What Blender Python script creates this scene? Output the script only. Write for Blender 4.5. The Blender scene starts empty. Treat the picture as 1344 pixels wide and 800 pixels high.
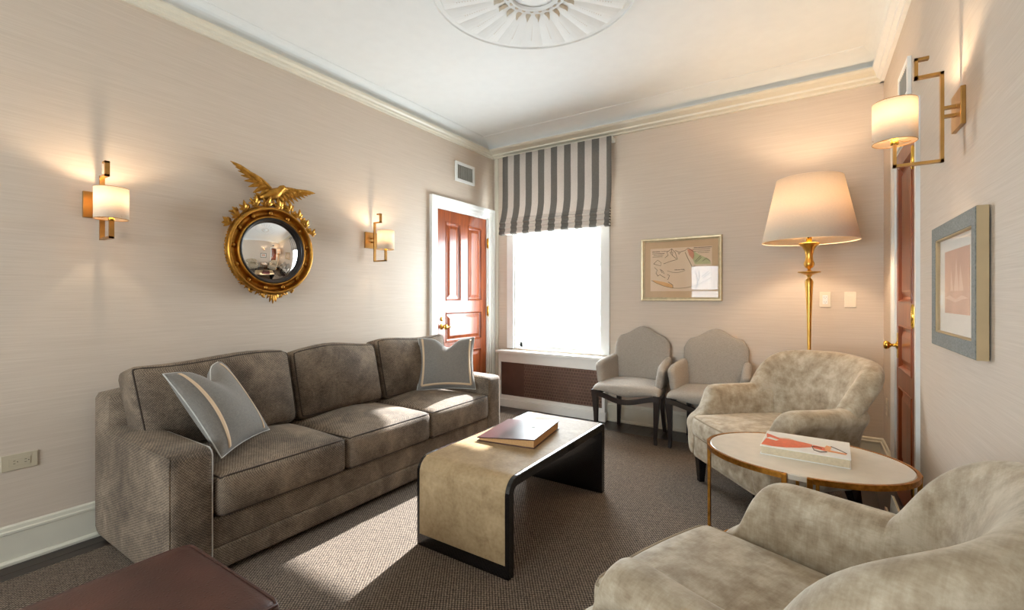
import bpy, math, random
from mathutils import Vector, Matrix
PI = math.pi
random.seed(7)
SC = bpy.context.scene
COL = SC.collection

# ------------------------------------------------------------------ camera
cam_d = bpy.data.cameras.new('camera')
cam = bpy.data.objects.new('camera', cam_d); COL.objects.link(cam)
cam.location = (0, 0, 1.2)
cam.rotation_euler = (PI/2, 0, math.atan(393/602))
cam_d.sensor_width = 36; cam_d.lens = 602/1344*36
cam_d.shift_y = -11/1344
cam_d.clip_start = .02
SC.camera = cam
# ------------------------------------------------------------------ world, sun, exposure
W = bpy.data.worlds.new('sky'); SC.world = W; W.use_nodes = True
bg = W.node_tree.nodes['Background']
bg.inputs[0].default_value = (.84, .94, 1, 1)
bg.inputs[1].default_value = 12.0
sd = bpy.data.lights.new('sun', 'SUN'); sd.energy = 11; sd.angle = math.radians(1.0); sd.color = (.97, .99, 1)
sun = bpy.data.objects.new('sun', sd); COL.objects.link(sun)
sdir = Vector((.16, -1, -.63)).normalized()
sun.rotation_euler = sdir.to_track_quat('-Z', 'Y').to_euler()
sun.location = (-3, 8, 4)
def portal(name, loc, sx, sz, ydir):
    l = bpy.data.lights.new(name, 'AREA'); l.shape = 'RECTANGLE'; l.size = sx; l.size_y = sz
    l.cycles.is_portal = True
    o = bpy.data.objects.new(name, l); COL.objects.link(o); o.location = loc
    o.rotation_euler = (PI/2*(-1 if ydir < 0 else 1), 0, 0)
    return o
portal('portal_window', (-2.234, 4.30, 1.45), 1.06, 1.75, -1)
portal('portal_window_rear', (-1.475, -3.26, 1.35), 2.05, 1.3, 1)
vs = SC.view_settings
vs.view_transform = 'Standard'; vs.look = 'None'; vs.gamma = 1; vs.use_curve_mapping = False
vs.exposure = 1.03

# ------------------------------------------------------------------ materials
def lin(c):
    return tuple(((v/255)/12.92 if v/255 <= .04045 else ((v/255+.055)/1.055)**2.4) for v in c) + (1,)
class N:
    def __init__(s, name):
        s.m = bpy.data.materials.new(name); s.m.use_nodes = True
        s.t = s.m.node_tree; s.n = s.t.nodes; s.l = s.t.links
        s.b = s.n['Principled BSDF']; s.out = s.n['Material Output']
    def node(s, typ, **kw):
        x = s.n.new(typ)
        for k, v in kw.items():
            if k.startswith('i_'):
                key = k[2:]
                key = int(key) if key.isdigit() else key.replace('_', ' ')
                x.inputs[key].default_value = v
            else: setattr(x, k, v)
        return x
    def link(s, a, b): s.l.new(a, b)
    def coords(s, scale=(1, 1, 1), kind='Object', rot=(0, 0, 0)):
        tc = s.node('ShaderNodeTexCoord'); mp = s.node('ShaderNodeMapping')
        mp.inputs['Scale'].default_value = scale; mp.inputs['Rotation'].default_value = rot
        s.link(tc.outputs[kind], mp.inputs['Vector']); return mp.outputs[0]
    def noise(s, vec, scale, detail=3, dist=0, rough=.5):
        x = s.node('ShaderNodeTexNoise'); x.inputs['Scale'].default_value = scale
        x.inputs['Detail'].default_value = detail; x.inputs['Distortion'].default_value = dist
        x.inputs['Roughness'].default_value = rough
        s.link(vec, x.inputs['Vector']); return x.outputs['Fac']
    def ramp(s, fac, stops, interp='LINEAR'):
        r = s.node('ShaderNodeValToRGB'); r.color_ramp.interpolation = interp
        e = r.color_ramp.elements
        while len(e) < len(stops): e.new(.5)
        for i, (p, c) in enumerate(stops): e[i].position = p; e[i].color = c
        s.link(fac, r.inputs[0]); return r.outputs[0]
    def mix(s, fac, a, b, blend='MIX'):
        x = s.node('ShaderNodeMix', data_type='RGBA', blend_type=blend)
        for sock, v in ((x.inputs[0], fac), (x.inputs[6], a), (x.inputs[7], b)):
            if hasattr(v, 'is_output'): s.link(v, sock)
            else: sock.default_value = v
        return x.outputs[2]
    def math(s, op, a, b=None):
        x = s.node('ShaderNodeMath', operation=op)
        for i, v in enumerate((a, b)):
            if v is None: continue
            if hasattr(v, 'is_output'): s.link(v, x.inputs[i])
            else: x.inputs[i].default_value = v
        return x.outputs[0]
    def bump(s, h, strength=.3, dist=.01):
        x = s.node('ShaderNodeBump'); x.inputs['Strength'].default_value = strength
        x.inputs['Distance'].default_value = dist
        s.link(h, x.inputs['Height']); s.link(x.outputs[0], s.b.inputs['Normal'])
    def set(s, col=None, rough=.5, metal=0, **kw):
        if col is not None:
            if hasattr(col, 'is_output'): s.link(col, s.b.inputs['Base Color'])
            else: s.b.inputs['Base Color'].default_value = col
        s.b.inputs['Roughness'].default_value = rough; s.b.inputs['Metallic'].default_value = metal
        for k, v in kw.items(): s.b.inputs[k.replace('_', ' ')].default_value = v
        return s.m
def plain(name, rgb, rough=.5, metal=0, vary=.06, scale=12, bump=0, bscale=200, **kw):
    n = N(name); v = n.coords()
    c = lin(rgb); f = n.noise(v, scale, 3)
    lo = tuple(x*(1-vary) for x in c[:3])+(1,); hi = tuple(min(1, x*(1+vary)) for x in c[:3])+(1,)
    col = n.ramp(f, [(.3, lo), (.7, hi)])
    if bump: n.bump(n.noise(v, bscale, 2), bump, .003)
    return n.set(col, rough, metal, **kw)
M = {}
def m_wall():
    n = N('grasscloth'); v = n.coords((2.2, 2.2, 110))
    f = n.noise(v, 1, 4, .2, .6)
    g = n.noise(n.coords((5, 5, 420)), 1, 2)
    big = n.noise(n.coords((.7, .7, 1.6)), 1, 2)
    h = n.math('ADD', n.math('MULTIPLY', f, .4), n.math('MULTIPLY', g, .6))
    c = n.ramp(h, [(.3, lin((194, 178, 160))), (.52, lin((203, 188, 171))), (.72, lin((211, 197, 181)))])
    c2 = n.mix(n.math('MULTIPLY', big, .25), c, lin((194, 177, 161)))
    n.bump(h, .08, .003)
    return n.set(c2, .62, 0)
M['wall'] = m_wall()
M['ceiling'] = plain('ceiling_paint', (226, 228, 226), .7, vary=.015)
M['trim'] = plain('cream_trim_paint', (212, 206, 189), .35, vary=.02)
M['white'] = plain('white_paint', (228, 228, 224), .35, vary=.02)
def m_carpet():
    n = N('woven_carpet')
    v = n.coords((1, 1, 1), rot=(0, 0, math.radians(8)))
    sx = n.node('ShaderNodeSeparateXYZ'); n.link(v, sx.inputs[0])
    k = 2*PI/.016
    a = n.math('SINE', n.math('MULTIPLY', sx.outputs[0], k)); b = n.math('SINE', n.math('MULTIPLY', sx.outputs[1], k))
    w = n.math('MULTIPLY', a, b)
    nz = n.noise(n.coords((1, 1, 1)), 170, 2)
    h = n.math('ADD', n.math('MULTIPLY', w, .38), nz)
    big = n.noise(n.coords(), 1.6, 3)
    c = n.ramp(h, [(.24, lin((36, 29, 24))), (.5, lin((88, 75, 63))), (.78, lin((150, 133, 115)))])
    c = n.mix(n.math('MULTIPLY', big, .25), c, lin((104, 86, 70)))
    n.bump(h, .5, .004)
    return n.set(c, .95, 0)
M['carpet'] = m_carpet()
def m_wood(name, dark, light, rough, sc=(14, 14, 1.2), coat=0.0, rot=(0, 0, 0)):
    n = N(name); v = n.coords(sc, rot=rot)
    f = n.noise(v, 1.6, 5, 1.2, .6)
    c = n.ramp(f, [(.28, lin(dark)), (.72, lin(light))])
    m = n.set(c, rough, 0)
    n.b.inputs['Coat Weight'].default_value = coat; n.b.inputs['Coat Roughness'].default_value = .12
    return m
M['mahogany'] = m_wood('mahogany', (104, 42, 12), (156, 75, 26), .36, coat=.3)
M['darkfloor'] = m_wood('dark_floorboards', (24, 17, 15), (56, 40, 33), .35, (14, 1.0, 14))
M['ebony'] = m_wood('dark_stained_wood', (18, 12, 12), (36, 25, 23), .3, (20, 20, 2))
M['black'] = plain('black_lacquer', (13, 10, 11), .22, vary=.1, Coat_Weight=.3)
def m_sofa():
    n = N('brown_chenille'); v = n.coords()
    sx = n.node('ShaderNodeSeparateXYZ'); n.link(v, sx.inputs[0])
    big = n.noise(v, 4.5, 6, .5, .66); fine = n.noise(v, 170, 2); mid = n.noise(n.coords((30, 30, 90)), 1.5, 2)
    k = 2*PI/.011
    s1 = n.math('SINE', n.math('MULTIPLY', n.math('ADD', sx.outputs[0], sx.outputs[1]), k))
    s2 = n.math('SINE', n.math('MULTIPLY', n.math('ADD', sx.outputs[2], n.math('MULTIPLY', sx.outputs[0], .6)), k))
    w = n.math('MULTIPLY', n.math('MULTIPLY', s1, s2), .13)
    h = n.math('ADD', n.math('ADD', n.math('MULTIPLY', big, .62), n.math('MULTIPLY', fine, .28)), n.math('ADD', n.math('MULTIPLY', mid, .15), w))
    c = n.ramp(h, [(.3, lin((46, 37, 29))), (.5, lin((92, 78, 64))), (.7, lin((146, 128, 108)))])
    n.bump(n.math('ADD', fine, w), .45, .003)
    return n.set(c, .85, 0, Sheen_Weight=.2, Sheen_Roughness=.4, Sheen_Tint=lin((200, 185, 165)))
M['sofa'] = m_sofa()
def m_velvet():
    n = N('beige_velvet'); v = n.coords()
    big = n.noise(v, 16, 7, .1, .62); cr = n.noise(n.coords((12, 160, 12)), 1.2, 3, .2); fine = n.noise(n.coords((260, 30, 260)), 1, 2)
    h = n.math('ADD', n.math('MULTIPLY', big, .78), n.math('ADD', n.math('MULTIPLY', cr, .12), n.math('MULTIPLY', fine, .10)))
    c = n.ramp(h, [(.36, lin((138, 120, 96))), (.5, lin((168, 152, 128))), (.63, lin((190, 177, 155)))])
    n.bump(h, .2, .004)
    return n.set(c, .75, 0, Sheen_Weight=.5, Sheen_Roughness=.35, Sheen_Tint=lin((235, 228, 212)))
M['velvet'] = m_velvet()
M['sofapipe'] = plain('sofa_piping', (58, 46, 37), .85, bump=.2, bscale=300)
M['velvetpipe'] = plain('velvet_piping', (150, 133, 108), .8, vary=.1)
def m_linen(name, rgb):
    n = N(name); a = n.noise(n.coords((60, 60, 500)), 1, 2); b = n.noise(n.coords((500, 500, 60)), 1, 2)
    h = n.math('ADD', n.math('MULTIPLY', a, .5), n.math('MULTIPLY', b, .5))
    c = lin(rgb)
    col = n.ramp(h, [(.35, tuple(x*.78 for x in c[:3])+(1,)), (.65, tuple(min(1, x*1.16) for x in c[:3])+(1,))])
    n.bump(h, .2, .002)
    return n.set(col, .85, 0, Sheen_Weight=.15)
M['linen'] = m_linen('grey_linen', (158, 149, 138))
M['pillow'] = m_linen('slate_pillow_cotton', (122, 117, 110))
M['ribbon'] = plain('beige_ribbon', (205, 178, 146), .7, vary=.05)
M['pipe'] = plain('pale_piping', (190, 188, 182), .7)
M['brass'] = plain('aged_brass', (184, 140, 80), .32, 1, vary=.12, scale=20)
M['polished'] = plain('polished_brass', (226, 182, 84), .18, 1, vary=.05)
M['gilt'] = plain('gilt', (176, 128, 56), .4, 1, vary=.3, scale=30, bump=.25, bscale=90)
M['lampgold'] = plain('lamp_gold', (214, 168, 84), .3, 1, vary=.1, scale=18)
M['bronze'] = plain('bronze_rim', (170, 116, 48), .38, 1, vary=.3, scale=60, bump=.2, bscale=120)
M['ebonised'] = plain('ebonised_ring', (22, 16, 14), .35)
n_ = N('mirror_silver'); M['mirror'] = n_.set((.9, .9, .9, 1), .01, 1)
def m_leather():
    n = N('brown_ostrich_leather'); v = n.coords()
    vo = n.node('ShaderNodeTexVoronoi'); vo.inputs['Scale'].default_value = 62; n.link(v, vo.inputs['Vector'])
    d = vo.outputs['Distance']; big = n.noise(v, 5, 3)
    c = n.ramp(big, [(.3, lin((58, 31, 25))), (.7, lin((84, 48, 38)))])
    dots = n.ramp(d, [(.1, (0, 0, 0, 1)), (.24, (1, 1, 1, 1))])
    c = n.mix(n.math('MULTIPLY', n.math('SUBTRACT', 1, dots), .5), c, lin((42, 20, 16)))
    n.bump(n.math('ADD', n.math('MULTIPLY', dots, -.7), n.noise(v, 160, 2)), .25, .003)
    return n.set(c, .42, 0)
M['leather'] = m_leather()
def m_parch():
    n = N('parchment_hide'); v = n.coords()
    f = n.noise(v, 9, 4, .6, .6); g = n.noise(v, 70, 3)
    h = n.math('ADD', n.math('MULTIPLY', f, .7), n.math('MULTIPLY', g, .3))
    c = n.ramp(h, [(.32, lin((140, 116, 84))), (.68, lin((180, 155, 120)))])
    n.bump(g, .06, .002)
    return n.set(c, .45, 0, Specular_IOR_Level=.04)
M['parchment'] = m_parch()
M['burgundy'] = plain('burgundy_leather', (62, 24, 26), .3, vary=.12, bump=.1, bscale=250)
M['pages'] = plain('page_block', (206, 190, 160), .8, vary=.08, scale=120)
M['tanpages'] = plain('tan_page_block', (190, 146, 96), .8, vary=.1, scale=120)
M['paper'] = plain('white_cover', (232, 230, 224), .3, vary=.01)
M['orange'] = plain('orange_print', (222, 100, 66), .4, vary=.12, scale=60)
M['orange2'] = plain('light_orange_print', (226, 150, 96), .4, vary=.05)
M['ink'] = plain('brown_ink', (84, 60, 46), .6)
M['stonetop'] = plain('cream_table_top', (222, 212, 196), .25, vary=.04, scale=20)
M['plastic'] = plain('ivory_plastic', (222, 208, 186), .4, vary=.01)
M['plastic2'] = plain('almond_plastic', (188, 176, 152), .4, vary=.01)
M['slot'] = plain('outlet_slot', (40, 34, 30), .6)
M['mat_tan'] = plain('tan_mount_card', (196, 164, 128), .8, vary=.02)
M['plaster_shade'] = plain('plaster_recess_shade', (196, 184, 164), .7, vary=.03)  # tan on beads and leaves paints in the brown shade of the medallion's recesses
M['mapprint'] = plain('map_paper', (216, 190, 160), .8, vary=.03, scale=8)
M['mapgreen'] = plain('map_green_tint', (182, 178, 132), .8)
M['mappink'] = plain('map_pink_tint', (206, 142, 112), .8)
M['mapamber'] = plain('map_amber_tint', (214, 164, 108), .8)
M['silverframe'] = plain('champagne_frame', (190, 172, 138), .38, .55, vary=.12, scale=30)
M['greyframe'] = plain('grey_textured_frame', (112, 114, 108), .6, 0, vary=.35, scale=160, bump=.4, bscale=300)
M['frameside'] = plain('frame_side_wood', (172, 148, 110), .5)
M['matwhite'] = plain('white_mount_card', (226, 224, 216), .8, vary=.01)
M['pinkprint'] = plain('pink_seascape_print', (206, 164, 142), .7, vary=.1, scale=9)
M['pinkpale'] = plain('pale_sail_print', (222, 190, 170), .7, vary=.03)
M['vent'] = plain('vent_slat', (150, 148, 140), .45)
M['radpanel'] = plain('bronze_radiator_panel', (92, 68, 58), .42, .3, vary=.2, scale=7)
M['radlattice'] = plain('bronze_lattice', (138, 112, 96), .4, .4, vary=.15)
def m_glass():
    n = N('window_glass'); t = n.node('ShaderNodeBsdfTransparent'); g = n.node('ShaderNodeBsdfGlossy')
    g.inputs['Roughness'].default_value = .0
    lw = n.node('ShaderNodeLayerWeight'); lw.inputs[0].default_value = .5
    fr = n.math('ADD', .014, n.math('MULTIPLY', n.math('POWER', lw.outputs['Facing'], 5.0), .5))
    mx = n.node('ShaderNodeMixShader'); n.link(fr, mx.inputs[0]); n.link(t.outputs[0], mx.inputs[1]); n.link(g.outputs[0], mx.inputs[2])
    n.link(mx.outputs[0], n.out.inputs[0]); return n.m
M['glass'] = m_glass()
def m_shade(name, rgb, tr):
    n = N(name); d = n.node('ShaderNodeBsdfDiffuse'); t = n.node('ShaderNodeBsdfTranslucent')
    f = n.noise(n.coords((90, 90, 400)), 1, 2)
    c = lin(rgb); col = n.ramp(f, [(.3, tuple(x*.93 for x in c[:3])+(1,)), (.7, c)])
    n.link(col, d.inputs[0]); n.link(col, t.inputs[0])
    mx = n.node('ShaderNodeMixShader'); mx.inputs[0].default_value = tr
    n.link(d.outputs[0], mx.inputs[1]); n.link(t.outputs[0], mx.inputs[2]); n.link(mx.outputs[0], n.out.inputs[0])
    return n.m
M['lampshade'] = m_shade('cream_lampshade', (240, 224, 202), .2)
M['sconceshade'] = m_shade('ivory_sconce_shade', (240, 226, 206), .24)
def m_bulb():
    n = N('lit_bulb'); e = n.node('ShaderNodeEmission'); e.inputs[0].default_value = (1, .78, .5, 1); e.inputs[1].default_value = 6
    n.link(e.outputs[0], n.out.inputs[0]); return n.m
M['bulb'] = m_bulb()
def m_stripes():
    n = N('striped_shade_fabric'); tc = n.node('ShaderNodeTexCoord'); sx = n.node('ShaderNodeSeparateXYZ')
    n.link(tc.outputs['Object'], sx.inputs[0])
    ph = n.math('FRACT', n.math('DIVIDE', n.math('ADD', sx.outputs[0], 10*.1500+.027), .1500))
    st = n.math('LESS_THAN', ph, .50)
    a = n.noise(n.coords((500, 80, 80)), 1, 2)
    dk = n.ramp(a, [(.3, lin((116, 112, 106))), (.7, lin((132, 128, 121)))]); lt = n.ramp(a, [(.3, lin((206, 196, 186))), (.7, lin((220, 211, 202)))])
    c = n.mix(st, lt, dk)
    d = n.node('ShaderNodeBsdfDiffuse'); t = n.node('ShaderNodeBsdfTranslucent'); n.link(c, d.inputs[0]); n.link(c, t.inputs[0])
    mx = n.node('ShaderNodeMixShader'); mx.inputs[0].default_value = .14
    n.link(d.outputs[0], mx.inputs[1]); n.link(t.outputs[0], mx.inputs[2]); n.link(mx.outputs[0], n.out.inputs[0])
    return n.m
M['stripes'] = m_stripes()

# ------------------------------------------------------------------ mesh helpers
class MB:
    def __init__(s): s.v = []; s.f = []
    def add(s, vs, fs):
        o = len(s.v); s.v += [tuple(p) for p in vs]; s.f += [tuple(i+o for i in f) for f in fs]; return s
    def box(s, x0, x1, y0, y1, z0, z1):
        v = [(x, y, z) for z in (z0, z1) for y in (y0, y1) for x in (x0, x1)]
        return s.add(v, [(0, 2, 3, 1), (4, 5, 7, 6), (0, 1, 5, 4), (2, 6, 7, 3), (0, 4, 6, 2), (1, 3, 7, 5)])
    def rbox(s, c, size, r, n=8, puff=(0, 0, 0), fn=None):
        """rounded (and optionally puffed) box"""
        h = [max(a/2, 1e-4) for a in size]; r = min(r, *h)
        def mp(p):
            q = []; 
            for k in range(3):
                q.append(max(-(h[k]-r), min(h[k]-r, p[k]*h[k])))
            d = Vector((p[0]*h[0]-q[0], p[1]*h[1]-q[1], p[2]*h[2]-q[2]))
            if d.length > 1e-9: d = d.normalized()*r
            w = [q[k]+d[k] for k in range(3)]
            for k in range(3):
                a, b = [j for j in range(3) if j != k]
                w[k] += puff[k]*p[k]*(1-p[a]**2)*(1-p[b]**2)
            w = Vector(w)
            if fn: w = fn(w, p)
            return (c[0]+w[0], c[1]+w[1], c[2]+w[2])
        ts = [-1]+[-1+2*(i+.0)/(n) for i in range(1, n)]+[1]
        # denser near the edges so the rounding reads
        ts = [math.sin(t*PI/2)*.55+t*.45 for t in ts]
        idx = {}
        vs = []; fs = []
        def vid(p):
            k = tuple(round(a, 5) for a in p)
            if k not in idx: idx[k] = len(vs); vs.append(mp(p))
            return idx[k]
        for ax in range(3):
            a, b = (ax+1) % 3, (ax+2) % 3
            for sg in (-1, 1):
                for i in range(n):
                    for j in range(n):
                        q = []
                        for (u, w) in ((i, j), (i+1, j), (i+1, j+1), (i, j+1)):
                            p = [0, 0, 0]; p[ax] = sg; p[a] = ts[u]; p[b] = ts[w]; q.append(vid(p))
                        fs.append(tuple(q) if sg > 0 else tuple(reversed(q)))
        s._mp = mp
        return s.add(vs, fs)
    def loft(s, secs, closed=True, cap=True, loop=False):
        n = len(secs[0]); vs = [p for c in secs for p in c]; fs = []
        m = len(secs)
        for i in range(m if loop else m-1):
            for j in range(n if closed else n-1):
                a = i*n+j; b = i*n+(j+1) % n; i2 = (i+1) % m
                fs.append((a, b, i2*n+(j+1) % n, i2*n+j))
        if cap and not loop and closed:
            fs.append(tuple(reversed(range(n)))); fs.append(tuple(range((m-1)*n, m*n)))
        return s.add(vs, fs)
    def lathe(s, prof, n=32, c=(0, 0, 0), axis='z'):
        secs = []
        for i in range(n):
            a = 2*PI*i/n
            row = []
            for r, z in prof:
                if axis == 'z': row.append((c[0]+r*math.cos(a), c[1]+r*math.sin(a), c[2]+z))
                else: row.append((c[0]+z, c[1]+r*math.cos(a), c[2]+r*math.sin(a)))
            secs.append(row)
        return s.loft(secs, closed=False, loop=True)
    def tube(s, pts, r, n=8, closed=False, cap=True):
        pts = [Vector(p) for p in pts]; m = len(pts); secs = []; up = None
        for i, p in enumerate(pts):
            if closed: t = pts[(i+1) % m]-pts[i-1]
            else: t = pts[min(i+1, m-1)]-pts[max(i-1, 0)]
            t.normalize()
            if up is None:
                up = Vector((0, 0, 1)) if abs(t.z) < .9 else Vector((1, 0, 0))
            a = t.cross(up)
            if a.length < 1e-5: a = t.orthogonal()
            a.normalize(); b = a.cross(t); up = b
            rr = r[i] if isinstance(r, (list, tuple)) else r
            secs.append([p+(a*math.cos(2*PI*k/n)+b*math.sin(2*PI*k/n))*rr for k in range(n)])
        return s.loft(secs, cap=cap, loop=closed)
    def sphere(s, c, r, n=12, sc=(1, 1, 1)):
        secs = []
        prof = [(math.sin(PI*k/n), -math.cos(PI*k/n)) for k in range(n+1)]
        vs = []; fs = []
        m = n*2
        for i in range(m):
            a = 2*PI*i/m
            for q, z in prof: vs.append((c[0]+r*sc[0]*q*math.cos(a), c[1]+r*sc[1]*q*math.sin(a), c[2]+r*sc[2]*z))
        for i in range(m):
            for j in range(n):
                a = i*(n+1)+j; b = ((i+1) % m)*(n+1)+j
                fs.append((a, b, b+1, a+1))
        return s.add(vs, fs)
    def poly(s, pts): 
        return s.add(pts, [tuple(range(len(pts)))])
    def build(s, name, mat, parent=None, smooth=False, bevel=0, sub=0, seg=2, solid=0):
        me = bpy.data.meshes.new(name); me.from_pydata(s.v, [], s.f)
        me.update()
        import bmesh
        bm = bmesh.new(); bm.from_mesh(me)
        bmesh.ops.remove_doubles(bm, verts=bm.verts, dist=1e-6)
        bmesh.ops.recalc_face_normals(bm, faces=bm.faces)
        bm.to_mesh(me); bm.free()
        me.materials.append(M[mat] if isinstance(mat, str) else mat)
        o = bpy.data.objects.new(name, me); COL.objects.link(o)
        if smooth: me.polygons.foreach_set('use_smooth', [True]*len(me.polygons))
        if solid:
            q = o.modifiers.new('thickness', 'SOLIDIFY'); q.thickness = solid; q.offset = 0
        if bevel:
            q = o.modifiers.new('bevel', 'BEVEL'); q.width = bevel; q.segments = seg; q.limit_method = 'ANGLE'
        if sub:
            q = o.modifiers.new('sub', 'SUBSURF'); q.levels = sub; q.render_levels = sub
        if parent: o.parent = parent
        return o
def box(name, mat, parent, x0, x1, y0, y1, z0, z1, bevel=0):
    return MB().box(min(x0, x1), max(x0, x1), min(y0, y1), max(y0, y1), min(z0, z1), max(z0, z1)).build(name, mat, parent, bevel=bevel)
def tag(o, label, cat, group=None):
    o['label'] = label; o['category'] = cat
    if group: o['group'] = group
    return o
def thing(name, label, cat, loc=(0, 0, 0), rz=0, group=None):
    o = bpy.data.objects.new(name, None); COL.objects.link(o); o.empty_display_size = .1
    o.location = loc; o.rotation_euler = (0, 0, rz)
    return tag(o, label, cat, group)
def struct(o): o['kind'] = 'structure'; return o
def sempty(name, loc=(0, 0, 0)):
    o = bpy.data.objects.new(name, None); COL.objects.link(o); o.location = loc; o.empty_display_size = .1
    return struct(o)
def dup(root, label, loc, rz=None):
    r = root.copy(); COL.objects.link(r); r.location = loc; r['label'] = label
    if rz is not None: r.rotation_euler = (0, 0, rz)
    for ch in list(root.children):
        c = ch.copy(); COL.objects.link(c); c.parent = r
        for g in list(ch.children):
            d = g.copy(); COL.objects.link(d); d.parent = c
    return r
def copy_part(o, parent, loc=None):
    c = o.copy(); COL.objects.link(c); c.parent = parent
    if loc is not None: c.location = loc
    return c

# ------------------------------------------------------------------ room shell
XL, XR, YB, YF, H = -3.02, .438, 4.253, -3.2, 2.9
T = .2
def wall_boxes(mb, axis, at0, at1, lo, hi, z1, holes):
    """solid wall between at0 and at1, running lo..hi, with rectangular holes (a, b, za, zb)"""
    def bx(a, b, za, zb):
        if b-a < 1e-4 or zb-za < 1e-4: return
        if axis == 'x': mb.box(at0, at1, a, b, za, zb)
        else: mb.box(a, b, at0, at1, za, zb)
    cur = lo
    for a, b, za, zb in sorted(holes):
        bx(cur, a, 0, z1); bx(a, b, 0, za); bx(a, b, zb, z1); cur = b
    bx(cur, hi, 0, z1)
TOP = 3.1
D1 = (3.298, 4.129, 0, 2.069)           # door in the left wall
D2 = (3.015, 3.665, 0, 2.07)             # door in the right wall
D3 = (-.75, .0, 0, 2.07)
W1 = (-2.746, -1.722, .63, 2.30)
W2 = (-2.5, -.45, .7, 2.0)
mb = MB(); wall_boxes(mb, 'x', XL-T, XL, YF-T, YB+T, TOP, [D1]); struct(mb.build('wall_left', 'wall'))
mb = MB(); wall_boxes(mb, 'x', XR, XR+T, YF-T, YB+T, TOP, [D2, D3]); struct(mb.build('wall_right', 'wall'))
mb = MB(); wall_boxes(mb, 'y', YB, YB+T, XL, XR, TOP, [W1]); struct(mb.build('wall_back', 'wall'))
mb = MB(); wall_boxes(mb, 'y', YF-T, YF, XL, XR, TOP, [W2]); struct(mb.build('wall_front', 'wall'))
struct(box('ceiling', 'ceiling', None, XL-T, XR+T, YF-T, YB+T, H, H+.12))
# floorboards
fl = struct(box('floor', 'darkfloor', None, XL-T, XR+T, YF-T, YB+T, -.12, -.012))
k = 0
xs = [XL-.0+i*.108 for i in range(33)]
for i in range(len(xs)-1):
    a, b = xs[i], min(xs[i+1], XR)
    if (a < -2.75 or b > .1):
        yy = [YF, .6+.3*(i % 3), 2.5-.4*(i % 2), YB]
        for q in range(3): box('plank', 'darkfloor', fl, a+.0012, b-.0012, yy[q]+.001, yy[q+1]-.001, -.014, 0)
    else:
        box('plank', 'darkfloor', fl, a+.0012, b-.0012, YF, 0.5, -.014, 0)
        box('plank', 'darkfloor', fl, a+.0012, b-.0012, .501, YB, -.014, 0)
rug = tag(MB().box(-2.83, .155, -2.9, 3.905, 0, .008).build('area_rug', 'carpet'), 'brown and grey woven rug covering most of the dark floorboards', 'rug')

# crown and cove
def sweep_x(name, prof, mat):  # along back wall, prof of (distance from wall, z)
    secs = [[(x, YB-p, z) for p, z in prof] for x in (XL, XR)]
    return struct(MB().loft(secs).build(name, mat))
def sweep_y(name, prof, mat, side):
    secs = [[((XL+p) if side < 0 else (XR-p), y, z) for p, z in prof] for y in (YF, YB)]
    return struct(MB().loft(secs).build(name, mat))
def arc(p0, z0, p1, z1, n=8):  # concave cove from the wall at (p0, z0) to the ceiling at (p1, z1)
    return [(p1-(p1-p0)*math.cos(a), z0+(z1-z0)*math.sin(a)) for a in [PI/2*i/n for i in range(n+1)]]
cl = [(0, 2.748), (.018, 2.748), (.022, 2.762), (.034, 2.768), (.038, 2.782), (.052, 2.792), (.056, 2.806), (.056, 2.812), (0, 2.812)]
cb = [(0, 2.748), (.03, 2.748), (.036, 2.760), (.075, 2.768), (.08, 2.782), (.15, 2.795), (.17, 2.806), (.17, 2.815), (0, 2.815)]
sweep_y('trim_1', cl, 'trim', -1); sweep_x('trim_2', cb, 'trim')
cr = [(0, 2.748), (.022, 2.748), (.026, 2.762), (.045, 2.768), (.05, 2.782), (.075, 2.80), (.08, 2.812), (0, 2.812)]
sweep_y('trim_3', cr, 'white', 1)
sweep_y('trim_4', [(0, 2.812)]+arc(.004, 2.812, .1, H-.003)+[(.1, H+.01), (0, H+.01)], 'ceiling', -1)
sweep_x('trim_5', [(0, 2.815)]+arc(.10, 2.815, .34, H-.003)+[(.34, H+.01), (0, H+.01)], 'ceiling')
sweep_y('trim_6', [(0, 2.812)]+arc(.03, 2.812, .14, H-.003)+[(.14, H+.01), (0, H+.01)], 'ceiling', 1)
# baseboards
bp = [(0, 0), (.03, 0), (.032, .012), (.024, .02), (.016, .022), (.016, .135), (.02, .138), (.02, .148), (.012, .152), (.01, .166), (.004, .172), (0, .173)]
def base_y(name, y0, y1, side, mat):
    struct(MB().loft([[((XL+p) if side < 0 else (XR-p), y, z) for p, z in bp] for y in (y0, y1)]).build(name, mat))
def base_x(name, x0, x1, mat):
    struct(MB().loft([[(x, YB-p, z) for p, z in bp] for x in (x0, x1)]).build(name, mat))
base_y('baseboard_left', YF, 3.18, -1, 'trim')
base_x('baseboard_back', -1.66, XR, 'trim')
base_y('baseboard_right', 3.765, YB, 1, 'trim')
base_y('baseboard_right_near', .1, 2.915, 1, 'trim')
struct(box('trim_7', 'trim', None, -3.0, -2.955, 4.235, 4.253, .17, 2.75, .006))

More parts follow.
